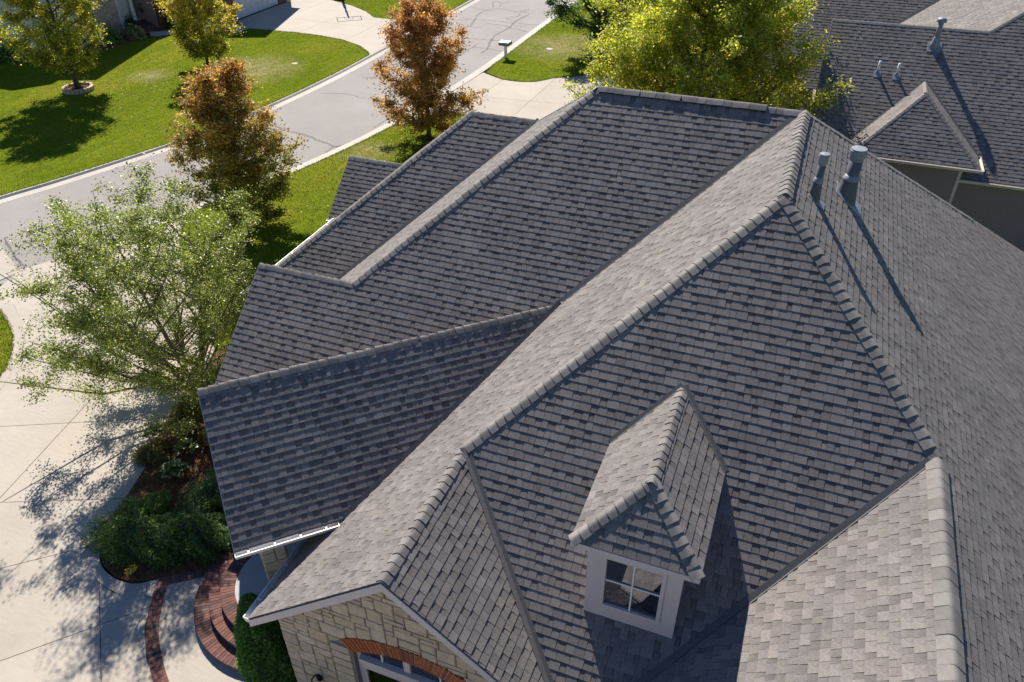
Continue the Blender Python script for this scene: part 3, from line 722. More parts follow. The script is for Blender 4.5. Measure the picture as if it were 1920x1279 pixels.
# ridge and hip caps
caps(house, P4, P3, NW, NS, name='hip', capname='hip_cap')
caps(house, P5, P3, NE, NS, name='hip', capname='hip_cap')
caps(house, (P6[0], P6[1]+.02, P6[2]), P4, NW, NE, wd=.135)
caps(house, P3, P2, NW, NE, lift=.03, wd=.16, vent=True, name='vented_ridge', e=.185)
caps(house, (d5, YS, P5[2]), (d5, P5[1]-.05, P5[2]), NW, NE, lift=.035, wd=.19, e=.2, th=.006, vent=True, name='vented_ridge', jitter=.001)
caps(house, (-.75, 4.14, H), (-4.3, 4.14, H), NS, NN, lift=.045, wd=.16, e=.18, th=.006, vent=True, name='vented_ridge')
caps(house, (-.02, 4.14, H), (-.75, 4.14, H), NS, NN, lift=.01, wd=.16, e=.18, th=.008)
caps(house, P7, P1, NW, NS, name='hip', capname='hip_cap', e=.172)
caps(house, (P8[0]+.02, P8[1], P8[2]), P7, NS, NN, th=.01)
caps(house, fS8(xe, 1.5), R_, NW, NS, name='hip', capname='hip_cap', e=.172)
caps(house, R_, Q, NS, NN, th=.01)
caps(house, tuple(PB), tuple(PA), nPS, nPN, e=.18)
caps(house, fN(4.5, 8.64), P2, NE, NN, name='hip', capname='hip_cap', e=.172, th=.012)
caps(house, Q, P1, NW, NN, name='hip', capname='hip_cap', e=.172)
caps(house, (gx, gy, gz), (-11.35, gy, gz), NS, NN, th=.01)
# valleys
valley(house, P2, fS2(4.14-4.14-EX, 4.14-EX), NW, NS, .03, .11)
valley(house, P4, fS(*V45), NE, NS, .10, .075, .022)
valley(house, P5, fS(*V45), NW, NS, .035, .10, .022)
valley(house, Q, fS8(*V7), NW, NS, .03, .09)
valley(house, tuple(PA), tuple(pe1), NW, nPS, .02, .10, .024)
valley(house, tuple(PA), tuple(pn1), NS, nPN, .06, .06)
MB().obox(PA+np.array((.05, .04, .02)), (1, 1, 0), (1, -1, 0), (0, 0, 1), .10, .12, .02).build('ridge_saddle', 'cap', house)

# gutters, fascias
gutter(house, fW(-EX, YG+.01), fW(-EX, -1.5), (-1, 0, 0), hangers=7)
gutter(house, pe0, pe1-np.array((.12, .1, 0)), pw, hangers=4)
gutter(house, fW9(xe, 1.4), fW9(xe, 6.1), (-1, 0, 0), hangers=5)
gutter(house, fE(EX, YS), fE(EX, 4.14+EX), (1, 0, 0), hangers=8)
gutter(house, (gx, 6.1, gz-M_*1.7), (-13.0, 6.1, gz-M_*1.7), (0, -1, 0))
gutter(house, fS2(P8[0], 4.14-EX), fS2(-9.6, 4.14-EX), (0, -1, 0))
def rake(A, B, out, depth=.17, th=.016, mat='trim', drop=.03):
    A, B, o = np.array(A, float), np.array(B, float), np.array(out, float)
    A = A-np.array((0, 0, drop)); B = B-np.array((0, 0, drop)); dz = np.array((0, 0, depth))
    vs = []
    for s in (0, th): vs += [A+o*s, B+o*s, B+o*s-dz, A+o*s-dz]
    return MB().add(vs, [(0, 1, 2, 3), (7, 6, 5, 4), (0, 4, 5, 1), (1, 5, 6, 2), (2, 6, 7, 3), (3, 7, 4, 0)]).build('rake_fascia', mat, house)
rake(P6, fW(-EX, YG), (0, -1, 0)); rake(P6, fEg(*V45), (0, -1, 0))
rake(tuple(PB), tuple(pe0), pu); rake(tuple(PB), tuple(pn0), pu)
rake(P8, fS2(P8[0], 4.14-EX), (-1, 0, 0)); rake((gx, gy, gz), fS10(gx, 6.15), (-1, 0, 0)); rake((gx, gy, gz), fN10(gx, 9.45), (-1, 0, 0))
rake((P8[0], P8[1], P8[2]), (P8[0], V7[1], P7[2]-M_*(V7[1]-P7[1])), (-1, 0, 0))
q = MB(); q.box(-EX-.012, -EX+.012, YG+.03, -1.6, ZE-.17, ZE-.02); q.build('eave_fascia', 'trim', house)
q = MB(); a_ = np.array(pe0); b_ = np.array(pe1); q.beam(a_-np.array((0, 0, .1)), b_-np.array((0, 0, .1)), (0, 0, 1), .02, .16); q.build('eave_fascia', 'trim', house)

# walls
GW = YG+.33
def wallpart(x0, x1, y0, y1, z1=ZE-.02, mat='siding'): return MB().box(x0, x1, y0, y1, -.1, z1).build('wall', mat, house)
wallpart(-6.44, 6.45, -2.3, 10.55, 2.6); wallpart(-1.2, 6.45, YS+.3, -2.301, 2.6); wallpart(-10.7, -6.441, -2.25, 10.5, 2.6); wallpart(-12.75, -10.701, 2.3, 10.4, 2.6)
# gable wall core with an arched opening, then stones on it
gc = -d4; AZ, RO, RI = .84, 2.215, 1.885
OX0, OX1 = gc-1.05, gc+1.05
slopez = lambda x: P6[2]-M_*abs(x-gc)-.10
def poly_wall(name, poly, y0, y1, mat, parent):
    n_ = len(poly)
    return MB().add([(x, y0, z) for x, z in poly]+[(x, y1, z) for x, z in poly], [tuple(range(n_)), tuple(range(n_, 2*n_))[::-1]]+[(i, n_+i, n_+(i+1) % n_, (i+1) % n_) for i in range(n_)]).build(name, mat, parent)
WX0, WX1 = -6.52, -1.55
arcp = lambda R, a: (gc+R*math.sin(a), AZ+R*math.cos(a))
aI = math.asin(1.05/RI)
arcpts = [arcp(RI, -aI+2*aI*i/16) for i in range(17)]
gable = poly_wall('gable_wall', [(WX0, -.1), (OX0, -.1), (OX0, arcpts[0][1]), (OX0, slopez(OX0)), (WX0, slopez(WX0))], GW, GW+.2, 'mortar', house)
gable['label'] = 'cream stone gable wall with an arched window'
poly_wall('wall_core', [(OX1, -.1), (WX1, -.1), (WX1, slopez(WX1)), (OX1, slopez(OX1))], GW, GW+.2, 'mortar', gable)
for i in range(16):
    p, q2 = arcpts[i], arcpts[i+1]
    poly_wall('wall_core', [p, q2, (q2[0], slopez(q2[0])), (p[0], slopez(p[0]))] if not (p[0] < gc < q2[0]) else [p, q2, (q2[0], slopez(q2[0])), (gc, slopez(gc)), (p[0], slopez(p[0]))], GW+.001, GW+.2, 'mortar', gable)
MB().box(WX0, WX0+.2, GW+.2, -2.3, -.1, 2.75).build('side_wall', 'mortar', gable)
# random ashlar layout
def ashlar(x0, x1, z0, z1, cw, ch, seed):
    r = random.Random(seed); nx, nz = int((x1-x0)/cw), int((z1-z0)/ch); occ = [[False]*nx for _ in range(nz)]; out = []
    for j in range(nz):
        for i in range(nx):
            if occ[j][i]: continue
            run = 0
            while i+run < nx and not occ[j][i+run] and run < 10: run += 1
            hgt = r.choice((1, 1, 2, 2, 2, 3)); wd = min(run, r.randint(3, 5) if hgt == 1 and r.random() < .3 else r.randint(4, 9))
            if run-wd in (1, 2): wd = run if run <= 9 else wd-2
            hgt = min(hgt, nz-j)
            if wd <= 2: hgt = min(hgt, 2)
            for b_ in range(hgt):
                if any(occ[j+b_][i+a_] for a_ in range(wd)): hgt = b_; break
            for b_ in range(hgt):
                for a_ in range(wd): occ[j+b_][i+a_] = True
            out.append((x0+i*cw, x0+(i+wd)*cw, z0+j*ch, z0+(j+hgt)*ch))
    return out
def stone_piece(poly, y, proud, r, parent, axis='y', name='stone'):
    """convex polygon in wall plane -> chamfered stone"""
    if len(poly) < 3 or area(poly) < .003: return
    c = (sum(p[0] for p in poly)/len(poly), sum(p[1] for p in poly)/len(poly)); L = len(poly)
    ins = []
    for p in poly:
        dx, dz = c[0]-p[0], c[1]-p[1]; k = math.hypot(dx, dz); s = min(.016, k*.3)/max(k, 1e-6)
        ins.append((p[0]+dx*s+r.uniform(-.004, .004), p[1]+dz*s+r.uniform(-.004, .004), r.uniform(-.006, .006)))
    if axis == 'y':
        V = [(p[0], y+.03, p[1]) for p in poly]+[(p[0], y-proud*.55, p[1]) for p in poly]+[(p[0], y-proud+p[2], p[1]) for p in ins]
    else:
        V = [(y+.03, p[0], p[1]) for p in poly]+[(y-proud*.55, p[0], p[1]) for p in poly]+[(y-proud+p[2], p[0], p[1]) for p in ins]
    Fc = [(i, (i+1) % L, L+(i+1) % L, L+i) for i in range(L)]+[(L+i, L+(i+1) % L, 2*L+(i+1) % L, 2*L+i) for i in range(L)]+[tuple(range(2*L, 3*L))]
    o = obj(name, V, Fc, 'stone', parent); return o
r = random.Random(11)
for (x0, x1, z0, z1) in ashlar(WX0, WX1, -.05, 5.0, .055, .105, 5):
    g_ = .008
    p = [(x0+g_, z0+g_), (x1-g_, z0+g_), (x1-g_, z1-g_), (x0+g_, z1-g_)]
    p = [(a_+r.uniform(-.006, .006), b_+r.uniform(-.006, .006)) for a_, b_ in p]
    p = clip(p, M_, 1, P6[2]-.11+M_*gc); p = clip(p, -M_, 1, P6[2]-.11-M_*gc) if len(p) > 2 else p
    if len(p) < 3: continue
    cx_, cz_ = sum(a_[0] for a_ in p)/len(p), sum(a_[1] for a_ in p)/len(p)
    ring0 = math.hypot(cx_-gc, cz_-AZ); ang = math.atan2(cx_-gc, cz_-AZ)
    if abs(ang) < .64 and cz_ > AZ+.9:
        if ring0 < RO-.08:
            if OX0 < cx_ < OX1: continue
            p = clip(p, 1, 0, OX0-.004) if cx_ < gc else clip(p, -1, 0, -(OX1+.004))
        else:
            nx_, nz_ = math.sin(ang), math.cos(ang)
            p = clip(p, -nx_, -nz_, -(RO-.03+gc*nx_+AZ*nz_))
    elif OX0-.02 < cx_ < OX1+.02 and cz_ < 2.5:
        continue
    else:
        if cx_ < gc: p = clip(p, 1, 0, OX0-.004)
        else: p = clip(p, -1, 0, -(OX1+.004))
    stone_piece(p, GW, .032, r, gable)
# stones returning round the corner
for (y0, y1, z0, z1) in ashlar(GW+.03, -4.4, -.05, 2.6, .055, .105, 9):
    p = [(y0+.008, z0+.008), (y1-.008, z0+.008), (y1-.008, z1-.008), (y0+.008, z1-.008)]
    stone_piece(p, WX0, .032, r, gable, axis='x')
# arch of soldier bricks
nb = 30; aO = math.radians(33.6)
for i in range(nb):
    a0 = -aO+2*aO*(i+.11)/nb; a1 = -aO+2*aO*(i+.89)/nb
    vs = []
    for y in (GW-.045-r.uniform(0, .006), GW+.1):
        for (R0, a_) in ((RI, a0), (RI, a1), (RO, a1), (RO, a0)):
            x, z = arcp(R0, a_); vs.append((x, y, z))
    obj('arch_brick', vs, [(0, 1, 2, 3), (7, 6, 5, 4), (0, 4, 5, 1), (1, 5, 6, 2), (2, 6, 7, 3), (3, 7, 4, 0)], 'archbrick', gable)
vs, fs = [], []
for i in range(31):
    a_ = -aO+2*aO*i/30
    for y in (GW-.036, GW+.1):
        for R0 in (RI+.004, RO-.004): x, z = arcp(R0, a_); vs.append((x, y, z))
for i in range(30): fs += [(4*i+a_, 4*i+b_, 4*i+4+b_, 4*i+4+a_) for a_, b_ in ((0, 1), (1, 3), (3, 2), (2, 0))]
obj('arch_mortar', vs, fs, 'archmortar', gable)
# arched window
WYF = GW+.09
win = MB(); t = .075
win.box(OX0, OX0+t, WYF, WYF+.07, .3, 2.44); win.box(OX1-t, OX1, WYF, WYF+.07, .3, 2.44)
for i in range(16):
    a0, a1 = -aI+2*aI*i/16, -aI+2*aI*(i+1)/16
    p0, p1, p2, p3 = arcp(RI, a0), arcp(RI, a1), arcp(RI-t, a1), arcp(RI-t, a0)
    vs = [(p[0], WYF-.001, p[1]) for p in (p0, p1, p2, p3)]+[(p[0], WYF+.07, p[1]) for p in (p0, p1, p2, p3)]
    win.add(vs, [(0, 1, 2, 3), (7, 6, 5, 4), (0, 4, 5, 1), (1, 5, 6, 2), (2, 6, 7, 3), (3, 7, 4, 0)])
window = win.build('arched_window', 'trim', house)
q = MB(); q.box(OX0+t, OX1-t, WYF-.07, WYF+.06, 2.06, 2.17); q.box(OX0+t, OX1-t, WYF-.02, WYF+.06, 1.84, 2.059); q.build('transom_bar', 'trim', window)
q = MB(); q.box(gc-.15, gc-.03, WYF-.01, WYF+.06, 2.172, 2.69); q.box(gc-.15, gc-.03, WYF-.01, WYF+.06, .3, 1.838); q.build('mullion', 'trim', window)
for x in (-4.62, -3.55): MB().box(x-.014, x+.014, WYF+.01, WYF+.05, 2.172, 2.6).build('muntin', 'white', window)
q = MB(); q.box(OX0+t, OX0+t+.05, WYF+.01, WYF+.06, .3, 1.839); q.box(OX1-t-.05, OX1-t, WYF+.01, WYF+.06, .3, 1.839); q.box(OX0+t+.05, OX1-t-.05, WYF+.012, WYF+.058, 1.79, 1.838); q.build('sash', 'trim', window)
for (x0, x1, z0, z1) in ((OX0+t, gc-.15, 2.17, 2.7), (gc-.03, OX1-t, 2.17, 2.7), (OX0+t+.05, gc-.15, .3, 1.79), (gc-.03, OX1-t-.05, .3, 1.79)):
    MB().add([(x0, WYF+.03, z0), (x1, WYF+.03, z0), (x1, WYF+.03, z1), (x0, WYF+.03, z1)], [(0, 1, 2, 3)]).build('pane', 'glass', window)
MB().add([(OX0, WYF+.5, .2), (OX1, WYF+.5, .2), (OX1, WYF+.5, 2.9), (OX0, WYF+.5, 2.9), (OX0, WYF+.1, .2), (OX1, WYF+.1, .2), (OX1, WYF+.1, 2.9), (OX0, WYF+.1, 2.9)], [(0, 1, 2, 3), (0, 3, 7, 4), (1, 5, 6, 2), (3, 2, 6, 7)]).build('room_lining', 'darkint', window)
q = MB()
for i in range(14): q.box(OX0+.1+i*.028, OX0+.118+i*.028, WYF+.2+.02*(i % 2), WYF+.215+.02*(i % 2), .3, 1.8)
q.build('curtain', 'curtain', window)
# soffit under the front rake
for (A_, B_) in ((P6, fW(-EX, YG)), (P6, fEg(*V45))):
    a_, b_ = np.array(A_), np.array(B_); dn = np.array((0, 0, -.075))
    MB().add([a_+dn, b_+dn, b_+dn+np.array((0, .34, 0)), a_+dn+np.array((0, .34, 0))], [(0, 1, 2, 3)]).build('soffit', 'trim', house)
# wall lamp
q = MB(); q.tube([(-5.93, GW-.03, 1.18), (-5.93, GW-.12, 1.36), (-5.91, GW-.24, 1.42), (-5.88, GW-.30, 1.36), (-5.87, GW-.30, 1.28)], [.013]*5, 8)
lamp = q.build('wall_lamp', 'black', house, True)
MB().lathe((-5.87, GW-.30, 1.08), [(.02, .21), (.05, .19), (.10, .12), (.105, .07), (.10, .065), (.06, .06), (.04, -.03), (.01, -.04)], 16).build('lamp_shade', 'black', lamp, True)
MB().lathe((-5.93, GW-.03, 1.1), [(.06, 0), (.06, .12), (.03, .14)], 10).build('back_plate', 'black', lamp)
# porch column of stone
ccx, ccy = -7.31, -5.5
ca = math.atan2(pw[1], pw[0])+PI/2
pl_ = MB().box(-.19, .19, -.19, .19, .40, 3.25); colm = obj('porch_column', pl_.v, pl_.f, 'mortar', house)
colm.matrix_parent_inverse = Matrix.Identity(4)
colm.location = Vector((ccx, ccy, 0))-EMPTY_LOC[house.name]; colm.rotation_euler = (0, 0, ca)
for face in range(4):
    for (x0, x1, z0, z1) in ashlar(-.21, .21, .42, 3.25, .06, .12, 30+face):
        p = [(x0+.008, z0+.008), (x1-.008, z0+.008), (x1-.008, z1-.008), (x0+.008, z1-.008)]
        o = stone_piece(p, -.19, .03, r, colm)
        if o: o.rotation_euler = (0, 0, face*PI/2)
MB().beam(pe0-pw*.35+pu*-.1-np.array((0, 0, -.02)), pe1-pw*.35-np.array((0, 0, -.02)), (0, 0, 1), .24, .22).build('porch_beam', 'trim', house)
MB().obox(np.array((-7.9, -3.9, 3.3)), pu, pw, (0, 0, 1), 1.2, 1.9, .02).build('porch_ceiling', 'trim', house)

g0 = PB-pu*.16; ge, gn = pe0-pu*.16-pw*.35+np.array((0, 0, .2)), pn0-pu*.16+pw*.35+np.array((0, 0, .2)); gd_ = np.array((0, 0, .55))
gp = [g0-np.array((0, 0, .06)), ge, ge-gd_, gn-gd_, gn]
MB().add(gp+[q_-pu*.05 for q_ in gp], [(0, 1, 2, 3, 4), (9, 8, 7, 6, 5)]+[(i, (i+1) % 5, 5+(i+1) % 5, 5+i) for i in range(5)]).build('porch_gable_sun_block', 'trim', house)  # unseen gable-end panel, added to keep a sun patch off the porch floor
MB().add([pn0, pn1, pn1-np.array((0, 0, .75)), pn0-np.array((0, 0, .75))], [(0, 1, 2, 3)]).build('porch_header_sun_block', 'trim', house)  # unseen panel hung from the far eave, added to stop sun passing underneath
# flue pipes
def flue(top, rad, capr, h_slope, name_label, cap_h):
    x, y, zt = top; zb = H-M_*x
    q = MB(); q.lathe((x, y, zb), [(rad, -.1), (rad, zt-zb-cap_h+.05)], 24); p = q.build('flue_pipe', 'galvd', house, True); p['label'] = name_label
    MB().lathe((x, y, zt-cap_h), [(rad, -.02), (capr*.86, .02), (capr, .05), (capr, cap_h*.55), (capr*1.02, cap_h*.58), (capr*1.02, cap_h*.82), (capr*.97, cap_h*.85), (capr*.97, cap_h-.01), (.0, cap_h)], 28).build('flue_cap', 'galv', p)
    MB().lathe((x, y, zb+h_slope), [(rad*1.02, .10), (rad*1.3, .02), (rad*1.34, 0), (rad*1.02, -.002)], 24).build('storm_collar', 'galv', p, True)
    # tapered flashing boot on the slope plus its flat plate
    V = []; seg = 24
    for j in range(seg):
        a_ = 2*PI*j/seg; cxx, cyy = math.cos(a_), math.sin(a_)
        V.append((x+rad*1.6*cxx, y+rad*1.6*cyy, H-M_*(x+rad*1.6*cxx)+.02))
    for j in range(seg):
        a_ = 2*PI*j/seg; V.append((x+rad*1.12*math.cos(a_), y+rad*1.12*math.sin(a_), zb+h_slope+.005))
    obj('flashing_boot', V, [(j, (j+1) % seg, seg+(j+1) % seg, seg+j) for j in range(seg)], 'galvd', p, True)
    nE = NE; c = np.array((x+.04, y, zb-M_*.04))+nE*.018
    MB().obox(c, (1, 0, -M_), (0, 1, 0), nE, rad*2.9, rad*2.3, .003).build('flashing_plate', 'galv', p)
flue((.47, .93, 8.93), .066, .084, .30, 'thinner flue pipe nearer the ridge', .19)
flue((1.06, 2.25, 8.60), .116, .142, .38, 'thicker flue pipe with a wide flat cap', .22)

# ================================================================== ENTRY STEPS, BRICK BORDER
SC = (-8.1, -4.6)
steps = thing('entry_steps', 'curved red brick steps rising to the shaded porch', 'steps', (SC[0], SC[1], 0))
def ring(parent, r0, r1, z, a0, a1, bw=.076):
    nbr = int((a1-a0)*r1/bw); out = []
    for i in range(nbr):
        t0, t1 = a0+(a1-a0)*(i+.06)/nbr, a0+(a1-a0)*(i+.94)/nbr; zz = z+rnd.uniform(-.004, .003)
        vs = [(SC[0]+rr*math.cos(t_), SC[1]+rr*math.sin(t_), h_) for h_ in (z-.07, zz) for (rr, t_) in ((r0, t0), (r1+.008, t0), (r1+.008, t1), (r0, t1))]
        out.append(obj('brick', vs, [(0, 3, 2, 1), (4, 5, 6, 7), (0, 1, 5, 4), (1, 2, 6, 5), (2, 3, 7, 6), (3, 0, 4, 7)], 'brick', parent))
    return out
A0, A1 = math.radians(158), math.radians(292)
def disc(r0, z0, z1, a0, a1, n_=40):
    return [(SC[0]+r0*math.cos(a0+(a1-a0)*i/n_), SC[1]+r0*math.sin(a0+(a1-a0)*i/n_)) for i in range(n_+1)]
for (ro, ri, z) in ((1.95, 1.60, .15), (1.62, 1.34, .30), (1.36, 1.08, .45)):
    st = MB().prism(disc(ro-.01, 0, 0, A0-.3, A1+.3)+[(SC[0]+.2, SC[1]+.3)], -.05, z-.012).build('step', 'mortar', steps)
    ring(st, ri, ro, z, A0, A1)
MB().prism(disc(1.075, 0, 0, 0, 2*PI*.98), .30, .447).build('landing', 'porchfloor', steps)
MB().prism([(-8.9, -4.3), (-7.6, -5.55), (-6.4, -4.4), (-6.45, -2.6), (-8.2, -2.6)], .3, .441).build('landing', 'porchfloor', steps)
border = thing('brick_border', 'reddish brick border band curving along the pale walk', 'paving', (-10.4, -6.2, 0))
def brick_band(outer, width, z):
    line = resample(smooth_line(outer, 6), 200); d = np.r_[0, np.cumsum(np.linalg.norm(np.diff(line, axis=0), axis=1))]; L = d[-1]; k = int(L/.078)
    at_ = lambda s: np.array((np.interp(s, d, line[:, 0]), np.interp(s, d, line[:, 1])))
    bd = []
    for i in range(k):
        s0, s1 = L*(i+.05)/k, L*(i+.95)/k; p0, p1 = at_(s0), at_(s1); tt = (p1-p0)/np.linalg.norm(p1-p0); nn = np.array((-tt[1], tt[0]))*width
        zz = z+rnd.uniform(-.003, .003)
        vs = [(*p, h_) for h_ in (z-.06, zz) for p in (p0, p1, p1+nn, p0+nn)]
        obj('brick', vs, [(0, 3, 2, 1), (4, 5, 6, 7), (0, 1, 5, 4), (1, 2, 6, 5), (2, 3, 7, 6), (3, 0, 4, 7)], 'brick', border)
brick_band([(-10.98, -5.3), (-10.93, -5.5), (-10.79, -5.79), (-10.37, -6.44), (-9.89, -6.92), (-9.4, -7.3), (-8.7, -7.75)], .25, .018)
brick_band([(-9.6, -4.35), (-9.97, -4.60), (-10.4, -4.92), (-10.9, -5.28)], .22, .020)

# ================================================================== FOLIAGE
def leaf_mesh(centers, size, asp, rng, cols, up=.35, dirs=None, jit=.35):
    n_ = len(centers); Nn = rng.normal(size=(n_, 3)); Nn[:, 2] = np.abs(Nn[:, 2])*(1+up)+up; Nn /= np.linalg.norm(Nn, axis=1, keepdims=True)
    A_ = rng.normal(size=(n_, 3)) if dirs is None else dirs+rng.normal(size=(n_, 3))*jit
    A_ -= Nn*(A_*Nn).sum(1, keepdims=True); A_ /= np.linalg.norm(A_, axis=1, keepdims=True)+1e-9
    B_ = np.cross(Nn, A_); s = (size*rng.uniform(.65, 1.35, n_))[:, None]
    V = np.empty((n_, 4, 3)); V[:, 0] = centers-A_*s; V[:, 1] = centers+B_*s*asp-Nn*s*.15; V[:, 2] = centers+A_*s; V[:, 3] = centers-B_*s*asp-Nn*s*.15
    return V.reshape(-1, 3), np.repeat(np.c_[cols, np.ones(n_)], 4, axis=0)
def big_mesh(name, V, col, mat, parent):
    n_ = len(V)//4; me = bpy.data.meshes.new(name)
    me.vertices.add(len(V)); me.vertices.foreach_set('co', V.astype(np.float32).ravel())
    me.loops.add(n_*4); me.loops.foreach_set('vertex_index', np.arange(n_*4, dtype=np.int32))
    me.polygons.add(n_); me.polygons.foreach_set('loop_start', np.arange(0, n_*4, 4, dtype=np.int32)); me.polygons.foreach_set('loop_total', np.full(n_, 4, np.int32))
    a_ = me.color_attributes.new('Col', 'FLOAT_COLOR', 'POINT'); a_.data.foreach_set('color', col.astype(np.float32).ravel())
    me.materials.append(MT[mat]); me.update(calc_edges=True)
    o = bpy.data.objects.new(name, me); C.objects.link(o); attach(o, parent); return o
def palette(rng, n_, pal, wts):
    pal = np.array(pal); idx = rng.choice(len(pal), n_, p=np.array(wts)/sum(wts)); c = pal[idx]
    return c*rng.uniform(.7, 1.3, (n_, 1))
def tree(name, label, base, prof, zb, zt, trunk_r, pal, wts, seed, tips=320, per=110, leaf=.055, asp=.55, spread=.26, mat='leaf', bark='bark', group=None, lean=(0, 0), stems=1,
         toppal=None, limbs=18, rise=.55, twig=.012, cat='tree', shell=.5, droop=0.0, offs=(0, 0), gain=2.1, dens=None, lobes=1.0, bough=0, reach=.62):
    """prof(t,theta)-> crown radius at relative height t"""
    rng = np.random.default_rng(seed); bx, by = base
    t = thing(name, label, cat, (bx, by, 0), group)
    ax = lambda z: np.array((bx+lean[0]*z/zt+offs[0]*min(1, z/zb), by+lean[1]*z/zt+offs[1]*min(1, z/zb)))
    wood = MB()
    stem_pts = []
    for s in range(stems):
        a0 = 2*PI*s/max(1, stems)+.6; sp = 0 if stems == 1 else .30*(zt-zb)
        pts = []; rad = []
        for k in range(9):
            f = k/8; z = -.05+f*(zb+(zt-zb)*(.9 if stems == 1 else .72)); c = ax(max(z, 0)); off = sp*f**1.2
            wob = .05*math.sin(3*f+seed+s)
            pts.append((c[0]+math.cos(a0)*off+wob+(.06*math.cos(a0) if stems > 1 else 0), c[1]+math.sin(a0)*off+wob*.7+(.06*math.sin(a0) if stems > 1 else 0), z)); rad.append(trunk_r*(1.25 if k == 0 else 1)*(1-f*.88)*(.62 if stems > 1 else 1))
        wood.tube(pts, rad, 8); stem_pts.append(np.array(pts))
    # noise lobes on the envelope
    ph = rng.uniform(0, 2*PI, 6); fr = rng.integers(2, 6, 6); am = rng.uniform(.03, .10, 6)*lobes; kz = rng.uniform(2, 7, 6)
    def rad_at(tt, th): return prof(tt, th)*(1+sum(am[i]*np.sin(fr[i]*th+kz[i]*tt*2+ph[i]) for i in range(6)))
    limb_ends = []
    for i in range(limbs):
        tt = ((i+.5)/limbs)**(.75 if bough else 1)*.92; th = i*2.399+rng.uniform(-.4, .4); st = stem_pts[i % stems]
        zt_ = zb+(zt-zb)*tt; rr = rad_at(tt, th)*reach*(1 if not bough else rng.uniform(.75, 1.1))
        c = ax(zt_); end = np.array((c[0]+rr*math.cos(th), c[1]+rr*math.sin(th), zt_))
        za = max(zb*.75, zt_-rr*rise*1.6-.2); j = np.argmin(abs(st[:, 2]-za)); start = st[j]+(0 if j == 8 else 1)*(st[min(j+1, 8)]-st[j])*np.clip((za-st[j][2])/max(1e-3, st[min(j+1, 8)][2]-st[j][2]), 0, 1)
        midp = start*.5+end*.5+np.array((0, 0, -.12*rr*(1 if droop == 0 else -1)))
        pl = [start, start*.6+midp*.4+np.array((0, 0, .02)), midp, midp*.45+end*.55, end]
        r0 = trunk_r*(.42-.25*tt); wood.tube(pl, [r0, r0*.8, r0*.6, r0*.42, r0*.2], 5, False); limb_ends.append(np.array(pl))
    allp = np.concatenate([l[1:] for l in limb_ends]+[s[4:] for s in stem_pts])
    C_, D_, L_ = [], [], []; rmax = max(prof(q_, 0.) for q_ in np.linspace(0, 1, 30))
    for k in range(tips):
        while True:
            tt = rng.random(); th = rng.uniform(0, 2*PI)
            if rng.random() < ((prof(tt, th)/rmax)**1.5+.03)*(1 if dens is None else dens(tt)): break
        z = zb+(zt-zb)*tt
        rr = rad_at(tt, th)*rng.random()**shell; c = ax(z)
        tip = np.array((c[0]+rr*math.cos(th), c[1]+rr*math.sin(th), z-droop*rr*rr))
        if bough:
            lb = limb_ends[rng.integers(len(limb_ends))]; g_ = rng.uniform(1.7, 3.98); k0 = int(g_); pt0 = lb[k0]+(lb[min(k0+1, 4)]-lb[k0])*(g_-k0)
            tip = pt0+rng.normal(size=3)*bough*np.array((1, 1, .7))*(1.25-.18*g_)+np.array((0, 0, .1))
        b0 = allp[np.argmin(((allp-tip)**2).sum(1)+np.maximum(0, allp[:, 2]-tip[2])*2)]
        m_ = (b0+tip)/2+np.array((0, 0, .1*np.linalg.norm(tip-b0)))
        wood.tube([b0, m_, tip], [twig, twig*.7, twig*.3], 3, False)
        nl = int(per*rng.uniform(.4, 1.5)); f = rng.random(nl)**.6
        base_pts = np.where(f[:, None] < .5, b0+(m_-b0)*(f[:, None]*2), m_+(tip-m_)*(f[:, None]*2-1))
        sp = spread*rng.uniform(.6, 1.3)
        off = np.clip(rng.normal(size=(nl, 3)), -1.9, 1.9)*sp*np.array((1, 1, .7))*(.35+.65*f[:, None])
        C_.append(base_pts+off); L_.append(np.full(nl, rng.uniform(.72, 1.3))); d = (tip-b0)/(np.linalg.norm(tip-b0)+1e-6); D_.append(np.repeat(d[None]+np.array((0, 0, -.3)), nl, 0))
    P = np.concatenate(C_); D = np.concatenate(D_); n_ = len(P)
    cols = palette(rng, n_, pal, wts)
    if toppal is not None:
        f = np.clip((P[:, 2]-zb)/(zt-zb), 0, 1); hz = np.hypot(P[:, 0]-bx, P[:, 1]-by); fo = np.clip(f*1.0+.15*rng.normal(size=n_)+.12*hz-.35, 0, 1)[:, None]
        c2 = palette(rng, n_, toppal[0], toppal[1]); cols = cols*(1-fo)+c2*fo
    cols = cols*np.concatenate(L_)[:, None]*gain
    V, K = leaf_mesh(P, leaf, asp, rng, cols, dirs=D, jit=.9)
    wood.build('trunk', bark, t, True); big_mesh('crown', V, K, mat, t)
    return t
oval = lambda w_, p0=.45: (lambda tt, th: w_*np.sin(PI*np.clip(tt*.93+.07, 0, 1)**(p0*1.55))**.75)
cone = lambda w_: (lambda tt, th: w_*(np.minimum(1, (tt+.04)/.22)**.6)*np.clip(1.03-tt, 0, 1)**.62)
GRN = [(.075, .09, .014), (.11, .12, .018), (.05, .06, .012), (.17, .16, .022), (.25, .20, .025)]
ORG = [(.30, .095, .022), (.38, .15, .03), (.22, .075, .03), (.30, .20, .03), (.14, .10, .02)]
tree('maple_tree', 'yellow-green maple growing inside the stone ring on the far lawn', (-38.2, 19.1), oval(2.85), 1.75, 9.0, .14, GRN, (4, 4, 2, 3, 2), 3, tips=520, per=120, leaf=.066, spread=.24, gain=2.6, lobes=1.6, bough=.5, reach=.92, limbs=46,
     group='young street maples', toppal=([(.30, .22, .025), (.22, .2, .02), (.10, .12, .015)], (2, 2, 3)))
